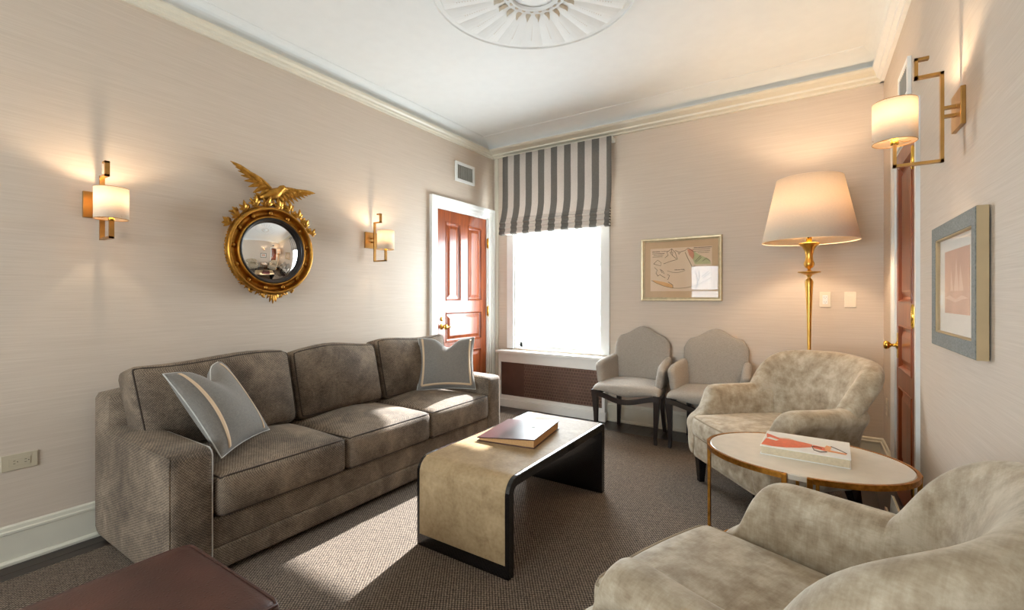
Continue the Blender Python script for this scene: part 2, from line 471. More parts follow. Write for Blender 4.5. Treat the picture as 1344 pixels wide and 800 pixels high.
# ------------------------------------------------------------------ doors
def casing(parent, side, a, b, top, w, k=1.0):
    """stepped architrave around a door a..b on the left (-1) or right (+1) wall"""
    def X(p): return XL+p if side < 0 else XR-p
    prof = [(0, .016), (.25*w, .016), (.28*w, .022), (.6*w, .022), (.66*w, .030), (w, .034), (w, 0), (0, 0)]
    def seg(p0, p1, d):   # p0,p1 inner corners, d = outward dir (dy,dz) at each end for mitre
        secs = []
        for (y, z), (dy, dz) in ((p0, d[0]), (p1, d[1])):
            secs.append([(X(q*k), y+dy*o, z+dz*o) for o, q in prof])
        return MB().loft(secs).build('casing', 'white', parent)
    seg((a, 0), (a, top), ((-1, 0), (-1, 1))); seg((a, top), (b, top), ((-1, 1), (1, 1))); seg((b, top), (b, 0), ((1, 1), (1, 0)))
def jamb(parent, side, a, b, top, dep):
    X0, X1 = (XL, XL-dep) if side < 0 else (XR, XR+dep)
    box('jamb', 'white', parent, X0, X1, a-.001, a+.012, 0, top); box('jamb', 'white', parent, X0, X1, b-.012, b+.001, 0, top)
    box('jamb', 'white', parent, X0, X1, a, b, top-.012, top+.001)
def slab(parent, side, a, b, top, rec, panels):
    def X(p): return XL-p if side < 0 else XR+p       # p into the wall
    d = 1
    a += .014; b -= .014; top -= .015
    mb = MB()
    t0, t1 = rec, rec+.045
    # stiles and rails around the recessed panels
    ys = sorted({a, b, *[p[0] for p in panels], *[p[1] for p in panels]}); zs = sorted({.01, top, *[p[2] for p in panels], *[p[3] for p in panels]})
    for i in range(len(ys)-1):
        for j in range(len(zs)-1):
            cy, cz = (ys[i]+ys[i+1])/2, (zs[j]+zs[j+1])/2
            if any(p[0] < cy < p[1] and p[2] < cz < p[3] for p in panels): continue
            x0, x1 = sorted((X(t0), X(t1))); mb.box(x0, x1, ys[i], ys[i+1], zs[j], zs[j+1])
    s = mb.build('door_slab', 'mahogany', parent)
    for p in panels:
        m2 = MB(); rings = []
        for ins, dep in ((0, t0+.03), (0, t0-.004), (.007, t0-.006), (.014, t0+.002), (.02, t0+.013), (.034, t0+.014), (.062, t0+.004), (.066, t0+.003)):
            rings.append([(X(dep), p[0]+ins, p[2]+ins), (X(dep), p[1]-ins, p[2]+ins), (X(dep), p[1]-ins, p[3]-ins), (X(dep), p[0]+ins, p[3]-ins)])
        m2.loft(rings, cap=False); n = len(m2.v); m2.f.append((n-4, n-3, n-2, n-1))
        o = m2.build('panel', 'mahogany', s)
    box('light_block', 'mahogany', parent, X(.046), X(T), a-.014, b+.014, 0, top+.015)  # unseen block added behind the slab to stop sky light leaking past its edges
    return s
def knobset(parent, side, y, z, rec, mat='polished', lever=0):
    def X(p): return XL+p if side < 0 else XR-p
    sgn = 1 if side < 0 else -1
    prof = [(.0, 0), (.026, 0), (.027, .004), (.02, .008), (.010, .012), (.009, .03), (.016, .036), (.025, .046), (.027, .056), (.02, .067), (.0, .07)]
    o = MB().lathe([(r, (q-rec)*sgn) for r, q in prof], 20, (XL if side < 0 else XR, y, z), 'x').build('door_knob', mat, parent, smooth=True)
    if lever:
        MB().tube([(X(.045-rec), y, z), (X(.05-rec), y+.03*lever, z), (X(.05-rec), y+.075*lever, z-.004)], [.008, .007, .006], 8).build('lever', mat, o, smooth=True)
def hinge(parent, side, y, z, h=.1, out=.012, dy=0):
    x = XL+out if side < 0 else XR-out
    o = MB().lathe([(0, -h/2-.012), (.006, -h/2-.008), (.004, -h/2-.002), (.0075, -h/2), (.0075, h/2), (.004, h/2+.002), (.006, h/2+.008), (0, h/2+.012)], 10, (x, y, z)).build('hinge', 'polished', parent, smooth=True)
    x2 = XL if side < 0 else XR
    box('hinge_leaf', 'polished', o, x2, x, y-.014, y+.014, z-h/2, z+h/2)
d1 = sempty('door_1', (0, 0, 0))
casing(d1, -1, D1[0], D1[1], D1[3], .098); jamb(d1, -1, D1[0], D1[1], D1[3], .12)
slab(d1, -1, D1[0], D1[1], D1[3], .012, [(3.444, 3.675, 1.155, 1.945), (3.795, 4.035, 1.155, 1.945), (3.444, 4.035, .74, 1.045), (3.444, 3.70, .2, .645), (3.80, 4.035, .2, .645)])
knobset(d1, -1, 3.385, .905, .012, lever=1)
MB().lathe([(0, .0), (.02, .0), (.02, .006), (.012, .01), (0, .01)], 16, (XL-.012, 3.385, .98), 'x').build('lock', 'polished', d1, smooth=True)
box('name_plate', 'paper', d1, XL-.013, XL-.008, 3.705, 3.80, 1.075, 1.115, .002)
hinge(d1, -1, 4.122, 1.79); hinge(d1, -1, 4.122, 1.04); hinge(d1, -1, 4.122, .3)
box('threshold', 'ebony', d1, XL-.14, XL, D1[0], D1[1], 0, .008)
d2 = sempty('door_2')
casing(d2, 1, D2[0], D2[1], D2[3], .098, .5); jamb(d2, 1, D2[0], D2[1], D2[3], .12)
slab(d2, 1, D2[0], D2[1], D2[3], .0, [(3.13, 3.545, 1.165, 1.96), (3.13, 3.545, .775, 1.035), (3.13, 3.545, .2, .67)])
knobset(d2, 1, 3.605, .905, .0, lever=0)
box('latch_plate', 'polished', d2, XR-.004, XR+.004, 3.583, 3.627, .83, .98, .002)
hinge(d2, 1, 3.03, 1.9); hinge(d2, 1, 3.03, 1.10); hinge(d2, 1, 3.03, .25)
box('threshold', 'ebony', d2, XR, XR+.14, D2[0], D2[1], 0, .008)
d3 = sempty('door_3')
casing(d3, 1, D3[0], D3[1], D3[3], .098); jamb(d3, 1, D3[0], D3[1], D3[3], .12)
slab(d3, 1, D3[0], D3[1], D3[3], .02, [(-.62, -.42, 1.155, 1.95), (-.33, -.13, 1.155, 1.95), (-.62, -.13, .2, 1.03)])
box('threshold', 'ebony', d3, XR, XR+.14, D3[0], D3[1], 0, .008)

# ------------------------------------------------------------------ windows
def window(name, x0, x1, z0, z1, side, mull=False):
    w = sempty(name)
    y0 = YB if side > 0 else YF
    s = side
    def bx(n, m, a, b, p0, p1, za, zb, bev=.003): return box(n, m, w, a, b, y0+s*p0, y0+s*p1, za, zb, bev)   # p: depth into wall
    cw = .085
    bx('casing', 'white', x0-cw, x0, -.022, 0, z0, z1); bx('casing', 'white', x1, x1+cw, -.022, 0, z0, z1)
    bx('casing', 'white', x0-cw, x1+cw, -.026, 0, z1, z1+cw)
    bx('jamb', 'white', x0-.001, x0+.022, 0, .13, z0, z1); bx('jamb', 'white', x1-.022, x1+.001, 0, .13, z0, z1)
    bx('jamb', 'white', x0, x1, 0, .13, z1-.02, z1+.001); bx('sill', 'white', x0, x1, -.0, .2, z0-.001, z0+.012)
    a, b = x0+.022, x1-.022
    bx('stile', 'white', a, a+.03, .09, .12, z0+.012, z1-.02); bx('stile', 'white', b-.03, b, .09, .12, z0+.012, z1-.02)
    bx('bottom_rail', 'white', a, b, .09, .125, z0+.012, z0+.062); bx('top_rail', 'white', a, b, .09, .12, z1-.07, z1-.02)
    if mull:
        m = (a+b)/2; bx('mullion', 'white', m-.03, m+.03, .09, .12, z0+.06, z1-.07)
        bx('meeting_rail', 'white', a, b, .09, .12, (z0+z1)/2-.02, (z0+z1)/2+.02)
    bx('glass_pane', 'glass', a, b, .104, .107, z0+.05, z1-.06, 0)
    return w
window('window_1', W1[0], W1[1], W1[2], W1[3], 1)
window('window_2', W2[0], W2[1], W2[2], W2[3], -1, True)

# roman shade
rs = thing('roman_shade', 'grey and white striped fabric roman shade hung over the window', 'window shade', (-2.205, 4.15, 0))
box('headrail', 'white', rs, -.626, .626, -.0, .10, 2.685, 2.722, .003)
X0, X1 = -.625, .622
def sheet(path, name):
    m = MB(); n = 24; secs = []
    for i in range(n+1):
        x = X0+(X1-X0)*i/n
        secs.append([(x, y+.003*math.sin(i*1.7+z*3), z) for y, z in path])
    m.loft(secs, closed=False); return m.build(name, 'stripes', rs, smooth=True, solid=.003)
sheet([(-.004, 2.722), (-.006, 2.5), (-.004, 2.3), (-.008, 2.17), (-.022, 2.10), (-.036, 2.055), (-.044, 2.03)], 'shade_panel')
for i in range(6):
    z = 2.035-.027*i; dp = .010*(i % 2)+.003*i
    sheet([(-.015, z-.004), (-.034-dp, z+.002), (-.05-dp, z-.008), (-.052-dp, z-.024), (-.04-dp, z-.034), (-.016, z-.03)], 'fold')
box('bottom_hem', 'stripes', rs, X0, X1, -.05, -.02, 1.862, 1.874, .003)

# radiator cover
rc = thing('radiator_cover', 'white radiator cover with bronze lattice panel under the window', 'radiator cover', (-2.25, YB, 0))
rx0, rx1 = -.65, .59
box('top_board', 'white', rc, rx0-.015, rx1+.06, -.125, -.003, .585, .615, .004)
box('frame_rail', 'white', rc, rx0, rx1, -.085, -.06, .485, .585, .003)
box('frame_rail', 'white', rc, rx0, rx1, -.085, -.06, .075, .125, .003)
box('frame_stile', 'white', rc, rx0, rx0+.03, -.085, -.06, .125, .485, .002)
box('frame_stile', 'white', rc, rx1-.03, rx1, -.085, -.06, .125, .485, .002)
box('side_panel', 'white', rc, rx0, rx0+.02, -.06, -.003, 0, .585); box('side_panel', 'white', rc, rx1-.02, rx1, -.06, -.003, 0, .585)
box('base_board', 'white', rc, rx0-.004, rx1+.012, -.10, -.06, 0, .085, .004)
box('metal_panel', 'radpanel', rc, rx0+.03, rx1-.03, -.072, -.066, .125, .485)
m = MB(); lx0 = rx0+.03+.30; pitch = .031; rows = 11; zz0 = .135; rh = (.475-zz0)/rows  # left end kept bare: glare on the panel is put into the lattice's shape
for r in range(rows+1):
    m.box(lx0, rx1-.035, -.0755, -.072, zz0+r*rh-.002, zz0+r*rh+.002)
for r in range(rows):
    q = 0
    x = lx0+(pitch/2 if r % 2 else 0)
    while x < rx1-.04:
        m.box(x-.002, x+.002, -.0755, -.072, zz0+r*rh, zz0+(r+1)*rh); x += pitch
lat = m.build('lattice', 'radlattice', rc); lat['kind'] = 'stuff'

# vents
def vent(name, label, side, y, z, w, h):
    X = XL if side < 0 else XR; s = 1 if side < 0 else -1
    t = thing(name, label, 'vent', (X, y, z), 0, 'wall air vents')
    f = .028; d = .018*s
    box('frame', 'white', t, 0, d, -w/2, w/2, h/2-f, h/2, .002); box('frame', 'white', t, 0, d, -w/2, w/2, -h/2, -h/2+f, .002)
    box('frame', 'white', t, 0, d, -w/2, -w/2+f, -h/2+f, h/2-f, .002); box('frame', 'white', t, 0, d, w/2-f, w/2, -h/2+f, h/2-f, .002)
    box('backing', 'slot', t, .0005*s, .003*s, -w/2+f, w/2-f, -h/2+f, h/2-f)
    n = 9
    for i in range(n):
        yy = -w/2+f+(w-2*f)*(i+.5)/n
        MB().loft([[(.003*s, yy-.006, zz), (.013*s, yy+.004, zz), (.013*s, yy+.0065, zz), (.003*s, yy-.0035, zz)] for zz in (-h/2+f, h/2-f)]).build('slat', 'vent', t)
vent('air_vent', 'white slatted air vent on the wall above the left mahogany door', -1, 3.72, 2.475, .31, .2)
vent('air_vent', 'white air vent on the right wall above the mahogany door, seen edge-on', 1, 3.3, 2.36, .31, .2)

# ceiling medallion
md = thing('ceiling_medallion', 'white plaster fan-fluted medallion on the ceiling', 'medallion', (-1.29, 2.203, H))
R = .588; NS = 22
m = MB(); secs = []
NA = NS*6
for i in range(NA):
    a = 2*PI*i/NA; k_ = (i % 6)/6
    hz = .004+.016*math.sin(PI*k_)          # fluted segments
    sc = 1-.025*math.sin(PI*k_)             # scalloped rim of the inner leaf line
    row = []
    for r, q in ((.17, .012), (.2, .012+hz*.3), (.3, .008+hz*.6), (.45, .006+hz), (.54*sc, .005+hz), (.555*sc, .006), (.575, .006), (.58, .014), (.588, .014), (.592, .0)):
        row.append((r*math.cos(a), r*math.sin(a), -q))
    secs.append(row)
m.loft(secs, closed=False, loop=True); m.build('fluted_fan', 'ceiling', md)
MB().lathe([(.125, -.004), (.13, -.026), (.14, -.03), (.15, -.02), (.158, -.02), (.165, -.03), (.175, -.024), (.18, -.008)], 64).build('inner_ring', 'ceiling', md, smooth=True)
MB().lathe([(0, -.03), (.03, -.03), (.05, -.018), (.128, -.012), (.13, -.002)], 48).build('centre_boss', 'ceiling', md, smooth=True)
bead = None
for i in range(20):
    a = 2*PI*i/20; 
    if bead is None: bead = MB().sphere((0, 0, 0), .011, 6, (1, 1, .6)).build('bead', 'plaster_shade', md, smooth=True); o = bead
    else: o = copy_part(bead, md)
    o.location = (.153*math.cos(a), .153*math.sin(a), -.022)
leafm = None
for i in range(NS):
    a = 2*PI*(i)/NS
    if leafm is None:
        o = leafm = MB().loft([[(x, -w, -.018), (x, 0, -.026-.006*q), (x, w, -.018), (x, 0, -.012)] for x, w, q in ((.18, .012, 0), (.2, .016, 1), (.22, .011, 1), (.238, .004, 2))]).build('tongue_leaf', 'plaster_shade', md)
    else: o = copy_part(leafm, md)
    o.rotation_euler = (0, 0, a)
rib = None
for i in range(NS):
    a = 2*PI*(i+.5)/NS
    if rib is None:
        mb = MB()
        for q in range(10): mb.sphere((.30+.016*q, 0, -.0255+.0008*(10-q)), .0032, 4)
        o = rib = mb.build('bead_row', 'plaster_shade', md)
    else: o = copy_part(rib, md)
    o.rotation_euler = (0, 0, a)

# ------------------------------------------------------------------ sofa
def cushion(name, mat, parent, c, size, r, puff, n=12, rot=None, fn=None, pipe=(2,), pipemat=None, pr=.0042):
    """puffed cushion with piped seams; pipe = axes whose two perimeter loops carry piping"""
    m = MB().rbox((0, 0, 0), size, r, n, puff, fn)
    o = m.build(name, mat, parent, smooth=True)
    o.location = c
    if rot: o.rotation_euler = rot
    for ax in pipe:
        a, b = [j for j in range(3) if j != ax]
        for sg in (-1, 1):
            pts = []
            K = 14
            for (ua, ub, va, vb) in ((-1, -1, 1, -1), (1, -1, 1, 1), (1, 1, -1, 1), (-1, 1, -1, -1)):
                for q in range(K):
                    t = q/K; p = [0, 0, 0]; p[ax] = sg; p[a] = ua+(va-ua)*t; p[b] = ub+(vb-ub)*t
                    pts.append(m._mp(p))
            MB().tube(pts, pr, 6, closed=True).build('piping', pipemat or {'sofa': 'sofapipe', 'velvet': 'velvetpipe'}[mat], o, smooth=True)
    return o
sf = thing('sofa', 'long brown chenille three-seat sofa against the left wall', 'sofa', (-2.53, 1.905, 0))
def rb(name, mat, parent, x0, x1, y0, y1, z0, z1, r, n=8, puff=(0, 0, 0), fn=None):
    return MB().rbox(((x0+x1)/2, (y0+y1)/2, (z0+z1)/2), (x1-x0, y1-y0, z1-z0), r, n, puff, fn).build(name, mat, parent, smooth=True)
rb('base_rail', 'sofa', sf, -.42, .425, -1.12, 1.125, .035, .137, .012)
rb('apron', 'sofa', sf, -.42, .418, -1.12, 1.125, .13, .262, .012)
rb('back_frame', 'sofa', sf, -.445, -.24, -1.142, 1.147, .035, .745, .05, 10, (.01, 0, .01))
for y0, y1 in ((-1.142, -.972), (.978, 1.147)):
    a = rb('arm', 'sofa', sf, -.43, .43, y0, y1, .035, .57, .028, 10, (.004, .006, .012))
    for y in (y0, y1):
        mm = MB().rbox((0, (y0+y1)/2, .3025), (.86, y1-y0, .535), .028, 6, (.004, .006, .012))
        sg = -1 if y == y0 else 1
        pts = [mm._mp((1, sg, -1+2*q/16)) for q in range(17)]+[mm._mp((1-2*q/24, sg, 1)) for q in range(1, 25)]
        MB().tube(pts, .0042, 6).build('piping', 'pipe' if (y0 < 0 and sg > 0) else 'sofa', a, smooth=True)
for i, (y0, y1) in enumerate(((-.968, -.322), (-.318, .328), (.332, .974))):
    def sag(w, p, i=i):
        w = w.copy(); w.z += .006*math.sin(p[1]*2.5+i)*(1-p[0]**2)*(p[2] > 0); return w
    cushion('seat_cushion', 'sofa', sf, (.115, (y0+y1)/2, .352), (.66, y1-y0-.004, .185), .035, (.012, .0, .038), 12, None, sag)
for i, (y0, y1) in enumerate(((-1.10, -.312), (-.302, .338), (.352, 1.09))):
    def shape(w, p, i=i):
        w = w.copy()
        lo = (1-p[2])/2      # 1 at bottom
        if i == 0 and p[1] < 0: w.y += .04*lo*(-p[1])
        if i == 2 and p[1] > 0: w.y -= .06*lo*p[1]
        w.z += .012*math.sin(p[1]*3+i*2)*(p[2] > .5)
        w.x += .012*math.sin(p[1]*2.2+p[2]*2+i)*(1-p[1]**2)
        return w
    cushion('back_cushion', 'sofa', sf, (-.158, (y0+y1)/2, .652), (.20, y1-y0, .43), .05, (.045, .0, .012), 12, (0, math.radians(-14), 0), shape, pipe=(0,))
for x in (-.38, .36):
    for y in (-1.08, 1.08): box('foot', 'ebony', sf, x-.03, x+.03, y-.03, y+.03, .009, .04)

# pillows
def pillow(name, label, loc, rot, w, h, T_, chop, lines):
    t = thing(name, label, 'pillow', loc); t.rotation_euler = rot
    t['group'] = 'grey pillows on the sofa'
    def surf(u, v, sg, off=0):
        x = w/2*u*(1-.09*(1-v*v)); z = h/2*v*(1-.07*(1-u*u))
        c = max(0, (1-u*u)*(1-v*v))
        y = sg*(T_/2*c**.5+off)
        if v > -.3:
            k = ((v+.3)/1.3)**2
            d = math.exp(-((u-.05)/.30)**2)*k
            z -= chop*h*d; y *= (1-.35*d)
        y += .012*math.sin(2.3*u+1.1*v)*c
        return (x, y, z+h/2)
    n = 22
    def g(i): return math.sin((-1+2*i/n)*PI/2)
    m = MB()
    for sg in (-1, 1):
        vs = [surf(g(i), g(j), sg) for i in range(n+1) for j in range(n+1)]
        fs = []
        for i in range(n):
            for j in range(n):
                a = i*(n+1)+j; f = (a, a+n+1, a+n+2, a+1); fs.append(f if sg > 0 else tuple(reversed(f)))
        m.add(vs, fs)
    m.build('cover', 'pillow', t, smooth=True)
    pts = []
    for (ua, ub, va, vb) in ((-1, -1, 1, -1), (1, -1, 1, 1), (1, 1, -1, 1), (-1, 1, -1, -1)):
        for q in range(20):
            s = q/20; pts.append(surf(ua+(va-ua)*s, ub+(vb-ub)*s, 1))
    MB().tube(pts, .0035, 6, closed=True).build('piping', 'pipe', t, smooth=True)
    for (u0, v0, u1, v1) in lines:
        for sg in (-1, 1):
            m = MB(); secs = []
            dx, dz = (u1-u0), (v1-v0); L = math.hypot(dx, dz); nx, nz = -dz/L*.036, dx/L*.036
            for q in range(25):
                s = q/24; u = u0+dx*s; v = v0+dz*s
                secs.append([surf(u-nx, v-nz, sg, .0012), surf(u+nx, v+nz, sg, .0012)])
            m.loft(secs, closed=False).build('ribbon_stripe', 'ribbon', t, smooth=True, solid=.0012)
    return t
def pose(o, bl, br, up):
    bl, br, up = Vector(bl), Vector(br), Vector(up)
    x = (br-bl).normalized(); z = (up-x*up.dot(x)).normalized(); y = z.cross(x)
    o.matrix_world = Matrix.Translation((bl+br)/2) @ Matrix((x, y, z)).transposed().to_4x4()
p1 = pillow('throw_pillow', 'grey pillow with two beige ribbon stripes leaning at the near end of the sofa', (0, 0, 0), (0, 0, 0), .44, .45, .16, .20,
       [(-.74, -1, -.74, 1), (.70, -1, .70, 1)])
pose(p1, (-2.20, 1.015, .485), (-2.43, 1.335, .485), (-.176, -.163, .357))
p2 = pillow('throw_pillow', 'grey pillow with beige ribbon border at the far end of the sofa', (0, 0, 0), (0, 0, 0), .45, .42, .16, .17,
       [(-.86, -.86, -.86, 1), (-.86, -.86, .86, -.86), (.86, -.86, .86, .9)])
pose(p2, (-2.515, 2.55, .48), (-2.20, 2.825, .48), (-.09, .11, .36))

# ------------------------------------------------------------------ ottoman
ot = thing('ottoman', 'dark brown ostrich leather ottoman in the near left corner', 'ottoman', (-1.445, .17, 0))
rb('seat_pad', 'leather', ot, -.275, .275, -.51, .52, .27, .40, .035, 12, (.004, .004, .022))
mm = MB().rbox((0, .005, .335), (.55, 1.03, .13), .035, 6, (.004, .004, .022))
for sg in (-1, 1):
    pts = []
    for (ua, ub, va, vb) in ((-1, -1, 1, -1), (1, -1, 1, 1), (1, 1, -1, 1), (-1, 1, -1, -1)):
        for q in range(16): pts.append(mm._mp((ua+(va-ua)*q/16, ub+(vb-ub)*q/16, sg)))
    MB().tube(pts, .005, 6, closed=True).build('piping', 'leather', ot, smooth=True)
rb('body', 'leather', ot, -.268, .268, -.503, .513, .10, .275, .02, 8, (.004, .004, 0))
for x in (-.22, .22):
    for y in (-.45, .46):
        MB().loft([[(x+sx*w, y+sy*w, z) for sx, sy in ((-1, -1), (1, -1), (1, 1), (-1, 1))] for z, w in ((.008, .017), (.11, .026))]).build('leg', 'ebony', ot, bevel=.003)

# ------------------------------------------------------------------ coffee table
ct = thing('coffee_table', 'black waterfall coffee table with tan parchment top beside the sofa', 'coffee table', (-1.3265, 2.132, 0))
hw, L2, hh, th = .2655, .532, .428, .042
def path(off, z0, rr0, rr1):
    """outline in (y,z), offset inward by off"""
    a, b, tpz = -L2+off, L2-off, hh-off
    r0, r1 = max(rr0-off, .004), max(rr1-off, .004)
    p = [(a, z0)]
    for i in range(9): q = PI-(PI/2)*i/8; p.append((a+r0+r0*math.cos(q), tpz-r0+r0*math.sin(q)))
    for i in range(9): q = PI/2-(PI/2)*i/8; p.append((b-r1+r1*math.cos(q), tpz-r1+r1*math.sin(q)))
    p.append((b, z0)); return p
po, pi_ = path(0, .008, .07, .03), path(th, .008, .07, .03)
m = MB(); m.loft([[(-hw, y, z), (hw, y, z), (hw, y2, z2), (-hw, y2, z2)] for (y, z), (y2, z2) in zip(po, pi_)])
m.build('frame', 'black', ct, bevel=.0035)
q0, q1 = path(-.0016, .066, .07, .03), path(.004, .066, .07, .03)
iw = hw-.019
MB().loft([[(-iw, y, z), (iw, y, z), (iw, y2, z2), (-iw, y2, z2)] for (y, z), (y2, z2) in zip(q0, q1)]).build('parchment_inlay', 'parchment', ct, bevel=.0008, seg=1)

# binder on the coffee table
bn = thing('ring_binder', 'burgundy leather ring binder lying on the coffee table', 'binder', (-1.366, 2.174, .4296), math.radians(8.8))
w2, d2_ = .165, .20
box('cover', 'burgundy', bn, -w2, w2, -d2_, d2_, .0, .004, .0015)
def lid(w, p): return w
MB().add([(-w2, -d2_, .015), (w2, -d2_, .041), (w2, d2_, .041), (-w2, d2_, .015), (-w2, -d2_, .021), (w2, -d2_, .047), (w2, d2_, .047), (-w2, d2_, .021)],
         [(0, 3, 2, 1), (4, 5, 6, 7), (0, 1, 5, 4), (1, 2, 6, 5), (2, 3, 7, 6), (3, 0, 4, 7)]).build('cover', 'burgundy', bn, bevel=.003)
box('spine', 'burgundy', bn, w2-.004, w2+.001, -d2_, d2_, .003, .042, .0015) if False else None
MB().add([(-w2+.01, -d2_+.008, .004), (w2-.006, -d2_+.008, .004), (w2-.006, d2_-.008, .004), (-w2+.01, d2_-.008, .004),
          (-w2+.01, -d2_+.008, .0145), (w2-.006, -d2_+.008, .0395), (w2-.006, d2_-.008, .0395), (-w2+.01, d2_-.008, .0145)],
         [(0, 3, 2, 1), (4, 5, 6, 7), (0, 1, 5, 4), (1, 2, 6, 5), (2, 3, 7, 6), (3, 0, 4, 7)]).build('page_block', 'tanpages', bn)
MB().lathe([(0, 0), (.012, 0), (.010, .002), (0, .0025)], 16, (.07, .03, .0395)).build('emblem', 'pipe', bn).rotation_euler = (0, 0, 0)

# ------------------------------------------------------------------ velvet armchairs
def armchair(label, loc, rz):
    t = thing('armchair', label, 'armchair', loc, rz, 'beige velvet armchairs')
    ST = [(.345, -.335, .37, .0), (.342, -.32, .415, .0), (.338, -.285, .44, .0), (.333, -.25, .475, .0), (.327, -.225, .56, .01), (.323, -.20, .605, .02), (.32, -.15, .618, .028), (.32, -.06, .616, .034), (.32, .03, .616, .036), (.317, .11, .62, .036), (.306, .18, .622, .036), (.28, .23, .63, .03)]
    KS = [(-.5, 0), (-.5, .5), (-.5, .78), (-.46, .90), (-.28, .98), (.05, 1.01), (.40, .99), (.62, .92), (.66, .83), (.52, .74), (.5, .5), (.5, 0)]
    def sections(st, T_, roll, zb=.17):
        secs = []
        for i, (x, y, h, lean) in enumerate(st):
            a = st[max(i-1, 0)]; b = st[min(i+1, len(st)-1)]
            tx, ty = b[0]-a[0], b[1]-a[1]; L = math.hypot(tx, ty); nx, ny = ty/L, -tx/L
            if nx*x+ny*y < 0: nx, ny = -nx, -ny
            sec = []
            for k_, (o, q) in enumerate(KS):
                oo = o*T_; 
                if k_ in (6, 7, 8): oo += roll
                oo += lean*max(0, (q-.3)/.7)**1.3
                sec.append((x+nx*oo, y+ny*oo, zb+(h-zb)*q))
            secs.append(sec)
        return secs
    for s in (1, -1):
        st = [(x*s, y, h, l) for x, y, h, l in ST]
        MB().loft(sections(st, .112, .016)).build('arm', 'velvet', t, smooth=True, sub=2)
    BT = [(.312, .07, .57, .02), (.31, .125, .62, .035), (.303, .17, .745, .07), (.284, .215, .825, .105), (.225, .258, .85, .122), (.12, .282, .858, .128), (0, .29, .865, .13)]
    bt = BT+[(-x, y, h, l) for x, y, h, l in reversed(BT[:-1])]
    MB().loft(sections(bt, .098, .022)).build('backrest', 'velvet', t, smooth=True, sub=2)
    rb('seat_base', 'velvet', t, -.325, .325, -.335, .28, .165, .325, .03, 8, (0, .012, 0))
    def bow(w, p):
        w = w.copy()
        if p[1] < 0: w.y -= .02*(1-p[0]**2)*(-p[1])
        return w
    cushion('seat_cushion', 'velvet', t, (0, -.052, .38), (.55, .63, .13), .035, (0, .006, .024), 12, None, bow, pr=.005)
    mm = MB().rbox((0, -.0275, .245), (.65, .615, .16), .03, 6, (0, .012, 0))
    pts = [mm._mp((-1, -1+.3-.3*q/4, -1)) for q in range(4)]+[mm._mp((-1+2*q/20, -1, -1)) for q in range(21)]
    MB().tube(pts, .005, 6).build('piping', 'velvet', t, smooth=True)
    for x in (-.29, .29):
        for y in (-.29, .24):
            dy = 0 if y < 0 else .05
            MB().loft([[(x+sx*w, y+dy*(1-z/.17)+sy*w, z) for sx, sy in ((-1, -1), (1, -1), (1, 1), (-1, 1))] for z, w in ((.008, .017), (.03, .018), (.18, .029))]).build('leg', 'black', t, bevel=.003)
    return t
ac1 = armchair('beige velvet armchair in front of the floor lamp', (-.19, 3.12, 0), math.radians(-49.5))
ac2 = dup(ac1, 'beige velvet armchair in the foreground, cropped by the bottom edge', (-.06, 1.27, 0), math.radians(-111))

